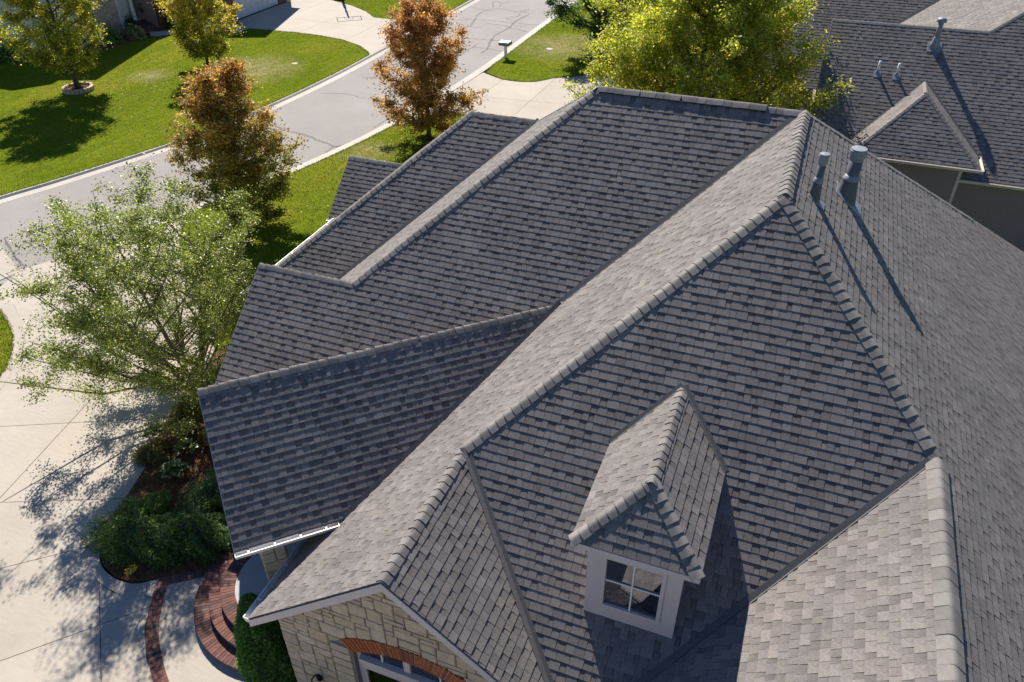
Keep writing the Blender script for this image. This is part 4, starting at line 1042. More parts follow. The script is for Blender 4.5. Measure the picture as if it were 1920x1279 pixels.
tree('maple_tree', 'small maple turning gold beside the white garage driveway', (-33.8, 24.8), oval(2.1), 1.0, 7.0, .10, GRN, (3, 4, 2, 3, 3), 4, tips=430, per=105, leaf=.062, spread=.21, gain=2.6, lobes=1.8, bough=.42, reach=.92, limbs=40,
     group='young street maples', toppal=([(.36, .19, .03), (.28, .21, .025), (.12, .12, .015)], (3, 3, 2)))
tree('maple_tree', 'dark bronze maple between the street and the pale leafy birch', (-19.1, 8.95), oval(2.2, .42), .7, 6.45, .11, [(.07, .085, .015), (.10, .11, .018), (.045, .055, .012), (.15, .12, .022)], (4, 4, 3, 2), 5, tips=620, per=88, leaf=.056, spread=.2, gain=2.5, lobes=1.3, bough=.42, reach=.92, limbs=46,
     group='young street maples', toppal=([(.27, .105, .05), (.30, .14, .045), (.19, .08, .05), (.10, .09, .02)], (3, 3, 2, 3)))
tree('maple_tree', 'tall orange-red maple standing beside the street and driveway', (-16.6, 19.34), cone(2.75), .75, 6.75, .11, [(.17, .10, .03), (.21, .11, .04), (.09, .08, .018), (.22, .14, .035)], (3, 3, 3, 2), 6, tips=620, per=90, leaf=.056, spread=.2, gain=2.5, lobes=1.2, bough=.42, reach=.92, limbs=46,
     group='young street maples', toppal=([(.21, .092, .06), (.24, .115, .062), (.16, .074, .055), (.20, .13, .05)], (3, 3, 3, 1)))
tree('oak_tree', 'dark green oak shading the lawn behind the mailbox', (-12.94, 36.4), oval(4.2), 1.1, 10.5, .2, [(.035, .07, .022), (.05, .09, .026), (.025, .05, .018), (.09, .13, .03)], (4, 4, 3, 1), 7, tips=620, per=120, leaf=.07, spread=.28, gain=1.7, lobes=1.6, bough=.6, reach=.95, limbs=46)
tree('ash_tree', 'large yellow-green tree rising behind the main roof ridge', (-4.1, 18.3), oval(5.2), 1.2, 9.9, .2, [(.145, .145, .022), (.19, .175, .025), (.08, .085, .016), (.28, .22, .03), (.055, .065, .015)], (4, 4, 3, 2, 2.5), 8, tips=1600, per=155, leaf=.056, spread=.29, gain=2.7, lobes=1.2, bough=.62, reach=.95, limbs=90,
     toppal=([(.28, .24, .028), (.19, .195, .025), (.10, .125, .018)], (1.5, 3, 4)))
tree('birch_tree', 'airy multi-stem birch with glossy leaves overhanging the concrete drive', (-14.0, -.15), (lambda tt, th: np.interp(tt, (0, .25, .55, .8, 1), (3.7, 3.6, 3.35, 2.5, 1.1))*(1-.24*max(0, math.cos(th+.6)))*(1+.3*max(0, math.cos(th+2.0))*max(0, 1-tt*2.4))), .95, 6.7, .13,
     [(.085, .105, .022), (.12, .145, .026), (.05, .065, .016), (.20, .20, .035), (.15, .165, .06)], (4, 4, 3, 2, 2), 9, tips=950, per=125, leaf=.029, asp=.6, spread=.17, mat='leafb', bark='birchbark', stems=3, limbs=64, rise=.75, lean=(-.7, -.35), twig=.008, lobes=1.6, bough=.5, reach=.95)

# junipers, clipped evergreens and perennials
def shrub(name, label, base, rx, ry, h, n_, size, asp, pal, wts, seed, mat='needle', cat='shrub', group=None, core=.72, column=False, ups=.25):
    rng = np.random.default_rng(seed); t = thing(name, label, cat, (base[0], base[1], .03), group)
    th = rng.uniform(0, 2*PI, n_); cz = rng.random(n_); 
    if column:
        zz = cz*h; rad = np.sin(PI*np.clip(.12+.88*cz, 0, 1)**.8)**.5*(1-.25*cz)
        rr = rad*(.82+.22*rng.random(n_))*(1+.10*np.sin(5*th+6*cz)+.06*np.sin(11*th-9*cz))
        P = np.c_[base[0]+rx*rr*np.cos(th), base[1]+ry*rr*np.sin(th), .03+zz]
        D = np.c_[np.cos(th)*.5, np.sin(th)*.5, np.ones(n_)*1.1]
    else:
        el = np.arcsin(cz); lump = 1+.18*np.sin(3*th+2)+.13*np.sin(7*th+4*cz)+.08*np.sin(13*th+11*cz)
        rr = (.55+.5*rng.random(n_)**.5)*lump
        P = np.c_[base[0]+rx*rr*np.cos(th)*np.cos(el), base[1]+ry*rr*np.sin(th)*np.cos(el), .03+h*rr*np.sin(el)*.9+.02]
        D = np.c_[np.cos(th), np.sin(th), np.full(n_, ups)]
    V, K = leaf_mesh(P, size, asp, rng, palette(rng, n_, pal, wts)*2.5, up=.2, dirs=D, jit=.5)
    # woody core that fills the inside
    q = MB(); seg, lev = 14, 7; vs = []
    for i in range(lev):
        f = i/(lev-1)
        for j in range(seg):
            a_ = 2*PI*j/seg
            k = (math.sin(PI*min(1, .12+.86*f)**.8)**.5*(1-.25*f) if column else math.cos(f*PI/2*.98))*core*(1+.1*math.sin(3*a_+2))
            vs.append((base[0]+rx*k*math.cos(a_), base[1]+ry*k*math.sin(a_), .03+h*(f*.93 if column else math.sin(f*PI/2)*core)))
    q.add(vs, [(i*seg+j, i*seg+(j+1) % seg, (i+1)*seg+(j+1) % seg, (i+1)*seg+j) for i in range(lev-1) for j in range(seg)])
    big_mesh('foliage', V, K, mat, t); q.build('branches', 'bark', t)
    return t
JN = [(.045, .085, .022), (.07, .115, .022), (.03, .055, .02), (.12, .16, .025), (.07, .09, .04)]
shrub('juniper', 'wide spreading juniper at the rounded tip of the mulch bed', (-12.0, -4.55), 1.15, .85, .75, 15000, .055, .16, JN, (4, 4, 3, 2, 1), 1, group='junipers in the bed')
shrub('juniper', 'dark juniper between the brick border and porch gutter', (-10.85, -4.1), .95, .85, .8, 13000, .055, .16, JN, (4, 2, 4, .6, 1), 2, group='junipers in the bed')
shrub('juniper', 'upright greyish juniper tucked against the porch roof edge', (-10.9, -3.15), .9, .7, .9, 10000, .055, .18, [(.05, .085, .03), (.07, .10, .04), (.03, .06, .025)], (3, 3, 2), 3, group='junipers in the bed')
AV = [(.035, .085, .018), (.05, .11, .02), (.025, .06, .015), (.08, .13, .025)]
shrub('arborvitae', 'tall narrow arborvitae at the corner of the stone gable', (-7.2, -6.45), .52, .5, 2.65, 20000, .04, .3, AV, (4, 4, 3, 1), 4, column=True, group='arborvitae columns')
shrub('arborvitae', 'short arborvitae behind the gutter beside the stone column', (-7.66, -6.0), .27, .27, 1.85, 7000, .04, .3, AV, (4, 2, 4, 1), 5, column=True, group='arborvitae columns')
shrub('arborvitae', 'arborvitae half hidden by the left porch roof edge', (-10.0, -3.35), .42, .42, 2.4, 12000, .04, .3, AV, (3, 4, 2, 2), 6, column=True, group='arborvitae columns')
shrub('perennial', 'brownish seedhead clump in the bed beside the drive', (-13.75, -2.4), .42, .4, .35, 2500, .05, .25, [(.10, .09, .03), (.16, .10, .04), (.06, .08, .025)], (3, 2, 3), 7)
shrub('perennial', 'low green clump under the birch trunk', (-14.0, -.7), .4, .35, .35, 2200, .05, .4, [(.09, .12, .03), (.14, .15, .03), (.14, .10, .03)], (3, 2, 2), 8)
shrub('perennial', 'rusty foliage clump beside the birch trunk and porch', (-12.5, -1.2), .5, .45, .4, 2600, .05, .4, [(.16, .10, .03), (.22, .11, .04), (.09, .09, .03)], (3, 3, 2), 9)
shrub('shrub', 'round shrub left of the brick stairs across the street', (-43.6, 27.3), .7, .6, .8, 2600, .09, .5, [(.06, .09, .03), (.09, .12, .04)], (1, 1), 12, group='shrubs by the far house')
shrub('shrub', 'pale shrub nearest the brick stairs across the street', (-42.9, 28.6), .7, .6, .75, 2600, .09, .5, [(.10, .12, .06), (.13, .14, .07)], (1, 1), 13, group='shrubs by the far house')
shrub('shrub', 'green shrub at the white wall corner across the street', (-46.8, 22.0), .9, .7, .9, 2600, .09, .5, [(.05, .09, .025), (.07, .12, .03)], (1, 1), 14, group='shrubs by the far house')
shrub('shrub', 'dark shrub under the brick wall window across the street', (-42.3, 32.4), .9, .8, 1.0, 2600, .09, .5, [(.03, .06, .02), (.05, .08, .02)], (1, 1), 15, group='shrubs by the far house')
shrub('shrub', 'small shrub at the garage corner across the street', (-39.0, 33.4), .5, .5, .7, 1500, .09, .5, [(.03, .06, .02), (.05, .09, .02)], (1, 1), 16, group='shrubs by the far house')

def hosta_leaf():
    V, Fc = [], []
    n_ = 5
    for i in range(n_+1):
        f = i/n_; x = .02+f*.30; wv = .085*math.sin(PI*min(1, .08+f*.92))**.7; z = .18*math.sin(f*PI*.75)-.05*f
        V += [(x, -wv, z+.02), (x, 0, z), (x, wv, z+.02)]
    for i in range(n_):
        k = 3*i; Fc += [(k, k+3, k+4, k+1), (k+1, k+4, k+5, k+2)]
    return V, Fc
HV, HF = hosta_leaf()
proto = None
for hi_, (x, y, s_, lab) in enumerate(((-12.75, -2.75, 1.05, 'hosta with broad leaves nearest the juniper'), (-13.0, -2.0, 1.0, 'hosta with broad leaves behind the first hosta'), (-13.45, -1.35, .8, 'smallest hosta nearest the birch trunk'))):
    t = thing('hosta', lab, 'plant', (x, y, .03), 'hostas in the mulch bed')
    for k in range(30):
        a_ = k*2.399+rnd.uniform(-.2, .2); rr = (k % 3)*.03; sc_ = s_*(.75+.35*(k/30))*rnd.uniform(.85, 1.1)
        if proto is None:
            proto = obj('leaf', HV, HF, 'hosta', None, True); o = proto
        else: o = proto.copy(); C.objects.link(o)
        o.parent = t; o.location = (rr*math.cos(a_), rr*math.sin(a_), .04+.10*(1-k/30)); o.rotation_euler = (rnd.uniform(-.2, .2), -.75+.75*(k/30)+rnd.uniform(-.1, .1), a_); o.scale = (sc_,)*3
fl = thing('flower', 'small bright yellow flower clump in the mulch tip', 'flower', (-11.55, -5.5, .03))
q = MB()
for k in range(26):
    a_, rr = k*2.4, .12*math.sqrt(k/26); c = (-11.55+rr*math.cos(a_), -5.5+rr*math.sin(a_)*1.2, .2+.04*rnd.random())
    q.obox(c, (1, rnd.uniform(-.5, .5), .2), (0, 1, rnd.uniform(-.4, .4)), (0, 0, 1), .018, .018, .004)
q.build('petals', 'flower', fl)
q = MB()
for k in range(8):
    a_ = k*.8; q.tube([(-11.55, -5.5, .02), (-11.55+.08*math.cos(a_), -5.5+.08*math.sin(a_), .2)], [.004, .003], 4)
q.build('stems', 'hosta', fl)
# bark chips and fallen leaves on the mulch
rng = np.random.default_rng(5); n_ = 9000
bp = [(-14.75, .4), (-14.55, -.7), (-14.24, -1.61), (-13.65, -2.86), (-13.37, -3.8), (-13.11, -4.58), (-12.85, -5.12), (-12.44, -5.5), (-11.89, -5.67), (-11.41, -5.63), (-10.97, -5.3), (-9.9, -4.55), (-9.4, -3.2), (-11.0, -2.2), (-11.0, 2.0), (-13.2, 3.0), (-15.1, 1.7)]
X = rng.uniform(-15.2, -9.4, n_*2); Y = rng.uniform(-5.7, 3, n_*2); ins = np.zeros(n_*2, bool)
for i in range(len(bp)):
    (x0, y0), (x1, y1) = bp[i], bp[i-1]
    ins ^= ((y0 > Y) != (y1 > Y)) & (X < (x1-x0)*(Y-y0)/(y1-y0+1e-12)+x0)
P = np.c_[X, Y, .035+.03*rng.random(n_*2)][ins]
V, K = leaf_mesh(P, .035, .35, rng, palette(rng, len(P), [(.13, .06, .028), (.22, .11, .05), (.06, .035, .02), (.28, .17, .08)], (4, 3, 3, 1)), up=1.5)
tag(big_mesh('bark_chips', V, K, 'needle', None), 'loose bark chips and fallen leaves covering the bed', 'mulch', kind='stuff')
# ragged turf: short blades over the lawns in view, thicker along their edges
def inside(X, Y, poly):
    r_ = np.zeros(len(X), bool)
    for i in range(len(poly)):
        (x0, y0), (x1, y1) = poly[i], poly[i-1]
        r_ ^= ((y0 > Y) != (y1 > Y)) & (X < (x1-x0)*(Y-y0)/(y1-y0+1e-12)+x0)
    return r_
GB = []
for (poly, n0, box) in ((LAWNS[0], 60000, (-46, 6, -26, 34)), (LAWNS[2], 30000, (-22, 7, -13, 23)), (LAWNS[3], 24000, (-18.5, 28.5, -9, 46)), (LAWNS[1], 12000, (-36, 38, -26, 48)), (LAWNS[4], 9000, (-24.5, -3, -20, 1.6))):
    X = rng.uniform(box[0], box[2], n0); Y = rng.uniform(box[1], box[3], n0); k_ = inside(X, Y, poly); GB.append(np.c_[X, Y, np.full(n0, .035)][k_])
    L_ = np.array(poly+[poly[0]]); sg = np.linalg.norm(np.diff(L_, axis=0), axis=1); m_ = n0//3
    i_ = rng.choice(len(sg), m_, p=sg/sg.sum()); f_ = rng.random(m_)[:, None]; p_ = L_[i_]*(1-f_)+L_[i_+1]*f_+rng.normal(size=(m_, 2))*.035
    GB.append(np.c_[p_, np.full(m_, .03)])
P = np.concatenate(GB); P = P[(P[:, 0] > -46) & (P[:, 1] < 48)]
V, K = leaf_mesh(P, .035, .28, rng, palette(rng, len(P), [(.10, .155, .012), (.15, .20, .015), (.22, .22, .03), (.26, .22, .09)], (4, 4, 2, .5)), up=.0, dirs=np.repeat(np.array([[0, 0, 1.]]), len(P), 0), jit=.45)
tag(big_mesh('grass_blades', V, K, 'needle', None), 'short grass blades standing over the lawns', 'grass', kind='stuff')
# scattered fallen leaves on lawn and drive
P = np.c_[rng.uniform(-21, -14, 700), rng.uniform(6, 22, 700), np.full(700, .028)]; 
P = P[(P[:, 0] > -19.0)]
P = np.concatenate([P, np.c_[-36+rng.normal(size=500)*3.2, 19.5+rng.normal(size=500)*3, np.full(500, .03)], np.c_[-15.8+rng.normal(size=260)*1.6, 18.6+rng.normal(size=260)*1.6, np.full(260, .03)]])
V, K = leaf_mesh(P, .05, .6, rng, palette(rng, len(P), [(.35, .16, .04), (.30, .22, .04), (.2, .1, .04)], (2, 2, 2)), up=3)
tag(big_mesh('fallen_leaves', V, K, 'needle', None), 'fallen maple leaves scattered on the near lawn', 'leaves', kind='stuff')

# ================================================================== NEIGHBOUR'S HOUSE (right)
nh = thing('house', 'neighbouring taupe house with grey roof at the upper right', 'house', (6, 20, 0))
NY, NZ = 16.15, 2.8
g1 = lambda x, y: (x, y, NZ+M_*(y-NY)); RYN, RZN = 20.64, NZ+M_*(20.64-NY)
X0, X7 = .16, 5.47
slope(nh, [[(X0, RYN, RZN), (X7, RYN, RZN), g1(X7, NY), g1(X0, NY)], [(X7, RYN, RZN), (X7+4, RYN+2.88, RZN+2.4), g1(X7+9, RYN), g1(X7+9, NY), g1(X7, NY)]], 41, th=(.0135, .014), wmul=1.15, label='front slope with the pipes')
TABS = [t_ for t_ in TABS if t_[3] is not None]
d3 = np.array((1, .72, .6)); G4 = np.array((3.03, 27.45, 5.04)); p7n = np.array((X7, RYN, RZN))
slope(nh, [[tuple(p7n), tuple(p7n+d3*6), tuple(G4+d3*8), tuple(G4-d3*1.5)]], 42, th=(.0115, .012), wmul=1.15, label='pale sunlit upper slope')
gs = lambda x, y: (x, y, G4[2]+.8333*(y-G4[1]))
slope(nh, [[tuple(G4-d3*1.5), tuple(G4+d3*8), (G4[0]+8-14, G4[1]+8*.72, G4[2]+4.8), (G4[0]-9, G4[1]-1.5*.72, G4[2]-.9)], [(-7.0, G4[1]-1.08, G4[2]-.9), (X0+1.5, G4[1]-1.08, G4[2]-.9), gs(X0+1.5, 24.6), gs(-7, 24.6)]], 43, th=(.0135, .014), wmul=1.15, label='dark slope behind the tree')
# hipped bay in front
ax_, az_, ez_, ey_ = 3.69, 5.1, 3.4, 15.62; hw = 2.04
apx = (ax_, ey_+2.0, az_); ybk = NY+(az_-NZ)/M_; eyb = NY+(ez_-NZ)/M_
slope(nh, [[apx, (ax_-hw, ey_, ez_), (ax_+hw, ey_, ez_)]], 44, th=(.0135, .014), wmul=1.15, label='hip face of the projecting bay')
slope(nh, [[(ax_, ybk, az_), apx, (ax_-hw, ey_, ez_), (ax_-hw, eyb, ez_)]], 45, th=(.0115, .012), wmul=1.15)
slope(nh, [[(ax_, ybk, az_), apx, (ax_+hw, ey_, ez_), (ax_+hw, eyb, ez_)]], 46, th=(.0115, .012), wmul=1.15)
slope(nh, [[(X0, RYN, RZN), (X7, RYN, RZN), (X7, RYN+4.5, NZ), (X0, RYN+4.5, NZ)]], 47, field=False)
flush_tabs(0)
nb_S = NS
caps(nh, (ax_-hw, ey_, ez_), apx, NW, NS, name='hip', capname='hip_cap', stuff=True, th=.006, wd=.11); caps(nh, (ax_+hw, ey_, ez_), apx, NE, NS, name='hip', capname='hip_cap', stuff=True, th=.006, wd=.11)
caps(nh, apx, (ax_, ybk, az_), NW, NE, stuff=True, th=.006, wd=.11)
caps(nh, (X0, RYN, RZN), (X7, RYN, RZN), NS, NN, stuff=True, th=.01)
n3 = np.array((-.6, 0, 1))/math.hypot(.6, 1)
caps(nh, tuple(p7n), tuple(p7n+d3*6), n3, NS, name='hip', capname='hip_cap', stuff=True, th=.006, wd=.11)
valley(nh, (ax_-hw, eyb, ez_), (ax_, ybk, az_), NW, NS, .05, .06); valley(nh, (ax_+hw, eyb, ez_), (ax_, ybk, az_), NE, NS, .05, .06)
valley(nh, tuple(G4-d3*1.5), tuple(G4+d3*8), n3, NS, .03, .12)
gutter(nh, (ax_-hw, ey_, ez_), (ax_+hw+.1, ey_, ez_), (0, -1, 0), 'ngutter'); gutter(nh, (ax_+hw, ey_-.05, ez_), (ax_+hw, eyb-.05, ez_), (1, 0, 0), 'ngutter')
gutter(nh, g1(5.3, NY), g1(14.4, NY), (0, -1, 0), 'ngutter'); 
MB().box(X0-.03, X0, NY, RYN, NZ-.2, NZ-.05).build('eave_fascia', 'trim', nh)
rk_ = MB(); a_, b_ = np.array((X0, RYN, RZN)), np.array(g1(X0, NY)); dz = np.array((0, 0, .2)); o_ = np.array((-.03, 0, 0))
rk_.add([a_, b_, b_-dz, a_-dz, a_+o_, b_+o_, b_+o_-dz, a_+o_-dz], [(0, 1, 2, 3), (7, 6, 5, 4), (0, 4, 5, 1), (1, 5, 6, 2), (2, 6, 7, 3), (3, 7, 4, 0)]).build('rake_fascia', 'siding', nh)
def lap_wall(x0, x1, y, z0, z1, parent, name='wall', mat='siding', pitch=.19, out=-1):
    base = MB().box(x0, x1, y+.012, y+.15, z0, z1).build(name, mat, parent); z = z0; proto_ = None
    while z < z1-.01:
        h_ = min(pitch, z1-z)
        V = [(x0, y+.012, z), (x1, y+.012, z), (x1, y-.024, z+.002), (x0, y-.024, z+.002), (x0, y+.011, z+h_), (x1, y+.011, z+h_)]
        obj('siding_board', V, [(0, 1, 2, 3), (3, 2, 5, 4)], mat, base); z += pitch
    return base
lap_wall(ax_-hw+.3, 5.2, 15.95, -.1, 3.28, nh); lap_wall(5.32, 14.2, 16.5, -.1, 2.68, nh)
MB().box(5.2, 5.3, 15.93, 16.5, -.1, 3.28).build('corner_board', 'trim', nh)
MB().box(-.0, 14.2, 16.66, 25, -.1, 2.65).build('wall', 'siding', nh)
MB().add([(ax_-hw, ey_, ez_-.1), (ax_+hw, ey_, ez_-.1), (ax_+hw, 16.4, ez_-.1), (ax_-hw, 16.4, ez_-.1)], [(0, 1, 2, 3)]).build('soffit', 'trim', nh)
q = MB().box(-7, X0+1.4, 24.9, 38, -.1, 2.4).build('wall', 'siding', nh)
# pipes on the neighbour's roof
def npipe(x, y, h_, rad, big=False, lab=None):
    z = g1(x, y)[2]
    if big:
        p = MB().lathe((x, y, z), [(rad, .2), (rad, h_-.1)], 20).build('flue_pipe', 'galv', nh, True)
        MB().lathe((x, y, z+h_-.16), [(rad, 0), (rad*1.9, .03), (rad*1.95, .12), (rad*1.2, .17), (.0, .19)], 20).build('flue_cap', 'galv', p, True)
        MB().lathe((x, y, z-.12), [(rad*2.3, 0), (rad*1.9, .18), (rad*1.05, .42), (rad, .43)], 20).build('flashing_boot', 'galv', p, True)
    else:
        p = MB().lathe((x, y, z), [(rad, -.02), (rad, h_)], 14).build('vent_pipe', 'pvc', nh, True)
        MB().lathe((x, y, z-.06), [(rad*2.0, 0), (rad*1.7, .08), (rad*1.1, .16), (rad*1.02, .17)], 14).build('flashing_boot', 'galv', p, True)
    if lab: p['label'] = lab
    MB().obox(np.array((x, y-.04, z-M_*.04))+NS*.02, (1, 0, 0), (0, 1, M_), NS, .24 if big else .13, .22 if big else .14, .003).build('flashing_plate', 'galv', p)
npipe(3.77, 20.04, .95, .085, True, 'tall galvanised flue below the ridge'); npipe(2.07, 19.02, .42, .04); npipe(2.72, 19.0, .42, .04)

# ================================================================== HOUSE ACROSS THE STREET (upper left)
fh = thing('house', 'brick and stone house with white garage at the upper left', 'house', (-45, 31, 0))
def brick_wall(x, y0, y1, z0, z1, parent, name='brick_wall'):
    """wall facing +x with individual courses of bricks where they show"""
    base = MB().box(x-.3, x-.01, y0, y1, z0, z1).build(name, 'mortar', parent); V, Fc = [], []
    rr = random.Random(3); nz = int((z1-z0)/.075); K = []
    for j in range(nz):
        y = y0+(.11 if j % 2 else 0)
        while y < y1:
            ya, yb_ = max(y0, y+.005), min(y1, y+.215); za, zb_ = z0+j*.075+.005, z0+(j+1)*.075-.005
            k = len(V); V += [(x-.01, ya, za), (x-.01, yb_, za), (x-.01, yb_, zb_), (x-.01, ya, zb_), (x, ya, za), (x, yb_, za), (x, yb_, zb_), (x, ya, zb_)]
            Fc += [tuple(i+k for i in f) for f in ((4, 5, 6, 7), (0, 1, 5, 4), (1, 2, 6, 5), (2, 3, 7, 6), (3, 0, 4, 7))]
            s_ = rr.uniform(.9, 1.6); K += [(.24*s_, .095*s_, .07*s_, 1)]*8; y += .22
    tag(obj('bricks', V, Fc, 'shingle', base, col=K), kind='stuff'); return base
# white side wall facing the near side, main front wall, garage front
lap_wall(-54, -45.0, 23.1, 0, 5.6, fh, 'white_wall', 'sidingw')
MB().box(-54, -45.01, 23.26, 42, -.1, 3.4).build('wall', 'sidingw', fh)
st_ = MB().box(-45.0, -44.75, 27.4, 29.4, -.1, 4.2).build('stone_pier', 'mortar', fh)
rs = random.Random(8)
for (y0, y1, z0, z1) in ashlar(27.4, 29.4, 0, 4.2, .09, .15, 77):
    V = [(-44.76, y0+.012, z0+.012), (-44.76, y1-.012, z0+.012), (-44.76, y1-.012, z1-.012), (-44.76, y0+.012, z1-.012)]; ox = rs.uniform(.03, .05)
    V += [(v_[0]+ox, v_[1]+.008*(1 if i in (0, 3) else -1), v_[2]) for i, v_ in enumerate(V)]
    obj('stone', V, [(4, 5, 6, 7), (0, 1, 5, 4), (1, 2, 6, 5), (2, 3, 7, 6), (3, 0, 4, 7)], 'stone', st_)
MB().box(-45.0, -44.8, 23.3, 27.4, -.1, 5.0).build('wall', 'sidingw', fh)
MB().box(-44.79, -44.72, 26.3, 27.2, .9, 3.0).build('shutter', 'brick', fh)
brick_wall(-43.3, 31.3, 35.2, 0, 3.4, fh)
MB().box(-45.9, -43.31, 31.2, 35.2, -.1, 3.4).build('wall', 'siding', fh)
wn = MB(); wn.box(-43.31, -43.26, 33.2, 34.9, 1.0, 1.1); wn.box(-43.31, -43.26, 33.2, 33.3, 1.1, 2.4); wn.box(-43.31, -43.26, 34.8, 34.9, 1.1, 2.4); wn.box(-43.31, -43.26, 34.0, 34.08, 1.1, 2.4); wn.box(-43.31, -43.26, 33.2, 34.9, 2.401, 2.5)
wf = wn.build('window', 'white', fh); MB().add([(-43.28, 33.3, 1.1), (-43.28, 34.8, 1.1), (-43.28, 34.8, 2.4), (-43.28, 33.3, 2.4)], [(0, 1, 2, 3)]).build('pane', 'glass', wf); MB().box(-43.305, -43.299, 33.3, 34.8, 1.1, 2.4).build('shade', 'darkint', wf)
MB().add([(-46.5, 29.42, .55), (-46.5, 31.19, .55), (-46.5, 31.19, 3.2), (-46.5, 29.42, 3.2)], [(0, 1, 2, 3)]).build('porch_back', 'brick', fh)
MB().box(-46.6, -44.6, 29.41, 31.19, -.1, .55).build('porch_floor', 'porchfloor', fh)
MB().box(-46.49, -46.42, 29.7, 30.6, .56, 2.7).build('front_door', 'darkint', fh)
MB().lathe((-44.75, 30.75, .55), [(.16, 0), (.16, .15), (.12, .2), (.11, 2.5), (.16, 2.6), (.16, 2.75)], 14).build('porch_post', 'white', fh)
for k in range(4):
    MB().box(-44.6+.0, -43.2-.32*k, 29.5, 31.25, -.05+.135*k*(k > 0), .10+.135*k).build('stair_tread', 'brick', fh) if k == 0 else MB().box(-44.6, -43.2-.32*k, 29.5+.002*k, 31.25-.002*k, .10+.135*(k-1)+.001, .10+.135*k).build('stair_tread', 'brick', fh)
MB().tube([(-44.65, 29.45, 3.2), (-44.65, 29.45, .5), (-44.55, 29.45, .3), (-44.2, 29.3, .05)], [.05]*4, 8).build('downspout', 'gutter', fh)
brick_wall(-39.5, 33.6, 34.9, 0, 3.0, fh); brick_wall(-39.5, 40.1, 41.5, 0, 3.0, fh)
MB().box(-44, -39.81, 33.6, 41.5, -.1, 3.0).build('wall', 'siding', fh)
gd = MB().box(-39.8, -39.62, 34.95, 40.05, 0, 2.5).build('garage_door', 'garage', fh)
for k in range(4):
    for j in range(8):
        MB().box(-39.62, -39.60, 35.0+j*.63, 35.58+j*.63, .05+k*.62, .60+k*.62).build('door_panel', 'garage', gd)
MB().box(-39.81, -39.5, 34.9, 40.1, 2.5, 3.0).build('garage_header', 'brick', fh)
# roofs: garage gable, tall front gable, main ridge
def gable_roof(x0, x1, yc, hw_, ze, zp, seed):
    for s in (-1, 1):
        so_ = slope(fh, [[(x0, yc, zp), (x1, yc, zp), (x1, yc+s*hw_, ze), (x0, yc+s*hw_, ze)]], seed+s, field=False)
        so_.data.materials[0] = MT['valley']
    MB().add([(x1-.35, yc-hw_+.4, ze), (x1-.35, yc+hw_-.4, ze), (x1-.35, yc, zp-.1), (x1-.6, yc-hw_+.4, ze), (x1-.6, yc+hw_-.4, ze), (x1-.6, yc, zp-.1)], [(0, 1, 2), (5, 4, 3), (0, 3, 4, 1), (1, 4, 5, 2), (2, 5, 3, 0)]).build('gable_end', 'sidingw', fh)
gable_roof(-50, -39.1, 37.6, 4.4, 2.9, 6.7, 60)
gable_roof(-52, -44.3, 28.6, 5.0, 4.4, 8.8, 70)
gable_roof(-52, -44.6, 25.0, 3.2, 4.6, 6.4, 80)
for k, (px, py, lb) in enumerate(((-43.6, 29.2, 'dark planter left of the brick stairs'), (-44.4, 31.45, 'dark planter right of the brick stairs'))):
    pz = .1 if k == 0 else .5
    pt_ = thing('planter', lb, 'planter', (px, py, pz), 'planters by the far stairs')
    MB().lathe((px, py, pz), [(.2, 0), (.27, .5), (.29, .55), (.25, .55)], 14).build('pot', 'black', pt_, True)
    rng_ = np.random.default_rng(k); P = np.c_[px+rng_.normal(size=600)*.17, py+rng_.normal(size=600)*.17, pz+.55+np.abs(rng_.normal(size=600))*.28]
    V, K = leaf_mesh(P, .07, .5, rng_, palette(rng_, 600, [(.03, .06, .02), (.05, .09, .03)], (1, 1))); big_mesh('foliage', V, K, 'needle', pt_)
pk = thing('pumpkin', 'small orange pumpkin on the far brick stairs', 'pumpkin', (-43.35, 29.75, .1))
MB().lathe((-43.35, 29.75, .1), [(.05, 0), (.14, .05), (.16, .12), (.12, .2), (.03, .22)], 14).build('body', 'terracotta', pk, True)
MB().lathe((-43.35, 29.75, .31), [(.02, 0), (.015, .06)], 6).build('stem', 'bark', pk)

# stone ring round the far maple
rg = thing('tree_ring', 'low ring of grey stone blocks round a lawn tree', 'edging', (-38.2, 19.1, 0))
for k in range(22):
    a_ = 2*PI*k/22; c = (-38.2+.72*math.cos(a_), 19.1+.72*math.sin(a_), .13)
    MB().obox(c, (-math.sin(a_), math.cos(a_), 0), (math.cos(a_), math.sin(a_), 0), (0, 0, 1), .097, .09, .11+rnd.uniform(-.01, .01)).build('stone', 'stone', rg)
MB().lathe((-38.2, 19.1, 0), [(.66, 0), (.66, .14), (0, .16)], 20).build('soil', 'mulch', rg)
rng_ = np.random.default_rng(9); P = np.c_[-38.2+rng_.normal(size=260)*.3, 19.1+rng_.normal(size=260)*.3, .2+np.abs(rng_.normal(size=260))*.15]
V, K = leaf_mesh(P, .06, .3, rng_, palette(rng_, 260, [(.12, .14, .03), (.25, .16, .05)], (2, 1))); big_mesh('plants', V, K, 'needle', rg)

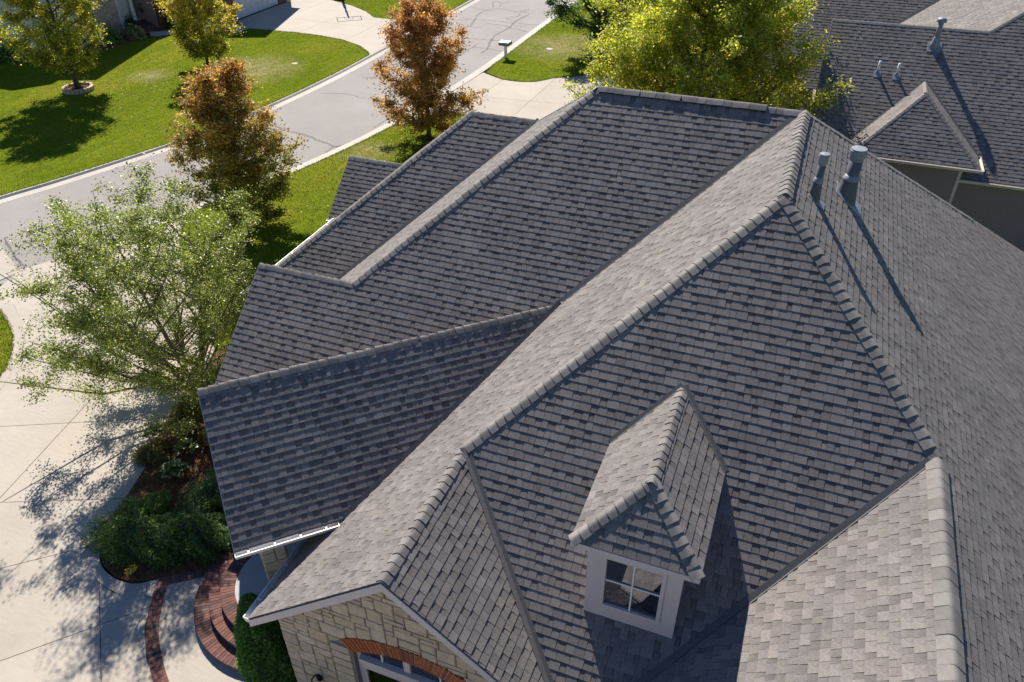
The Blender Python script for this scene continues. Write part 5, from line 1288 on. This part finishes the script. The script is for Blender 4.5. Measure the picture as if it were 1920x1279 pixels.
# mailbox
mbx = thing('mailbox', 'grey twin mailbox on a white post beside the kerb', 'mailbox', (-18.03, 32.85, 0))
MB().box(-18.10, -17.96, 32.78, 32.92, 0, .80).build('post', 'pvc', mbx)
MB().box(-18.16, -17.90, 32.72, 32.98, .72, .80).build('bracket', 'pvc', mbx)
for s in (-1, 1):
    y0 = 32.85+s*.155
    q = MB(); prof = [(-.135, 0), (.135, 0), (.135, .14)]+[(.135*math.cos(a_), .14+.06*math.sin(a_)) for a_ in np.linspace(0, PI, 9)[1:-1]]+[(-.135, .14)]
    q.sweep(prof, (-18.36, y0, .81), (-17.72, y0, .81), (0, 1, 0)); bx_ = q.build('box', 'mailgrey', mbx)
    MB().box(-18.385, -18.361, y0-.13, y0+.13, .815, .95).build('door', 'mailblack', bx_)
MB().box(-18.37, -17.71, 32.55, 33.15, .80, .905).build('tray', 'mailblack', mbx)
# utility lid in the lawn
ul = MB().lathe((-16.1, 35.5, .02), [(.22, 0), (.22, .02), (.0, .022)], 16).build('utility_lid', 'kerb'); tag(ul, 'small pale utility lid set in the mailbox lawn', 'lid')
ul = MB().lathe((-29.6, 27.4, .02), [(.2, 0), (.2, .02), (.0, .022)], 16).build('utility_lid', 'kerb'); tag(ul, 'small pale utility lid in the lawn across the street', 'lid')

# basketball hoop beside the far drive: only its shadow falls into view
bh = thing('basketball_hoop', 'basketball hoop whose shadow falls on the far concrete drive', 'hoop', (-35.55, 42.65, 0))
MB().tube([(-35.55, 42.65, 0), (-35.55, 42.65, 2.2), (-35.3, 42.3, 2.6), (-34.35, 41.0, 3.2)], [.11, .11, .08, .06], 10).build('pole', 'black', bh)
MB().box(-36.1, -35.4, 42.4, 43.3, -.02, .18).build('base', 'black', bh)
fr_ = MB(); dxb = np.array((.8, .6, 0)); cB = np.array((-34.3, 40.95, 3.4))
for (o1, o2, a1_, b1_) in ((-1, 1, -.5, -.5), (-1, 1, .5, .5)):
    fr_.beam(cB+dxb*.85*o1+np.array((0, 0, a1_)), cB+dxb*.85*o2+np.array((0, 0, b1_)), (0, 0, 1), .05, .05)
for o1 in (-1, 1): fr_.beam(cB+dxb*.85*o1+np.array((0, 0, -.525)), cB+dxb*.85*o1+np.array((0, 0, .525)), (.6, -.8, 0), .05, .05)
for o1 in (-.3, .3): fr_.beam(cB+dxb*o1+np.array((0, 0, -.47)), cB+dxb*o1+np.array((0, 0, -.05)), (.6, -.8, 0), .04, .04)
fr_.build('backboard_frame', 'black', bh)
MB().tube([tuple(np.array((-34.05, 40.6, 3.05))+.23*np.array((math.cos(a_), math.sin(a_), 0))) for a_ in np.linspace(0, 2*PI, 17)], [.012]*17, 6, False).build('rim', 'terracotta', bh)
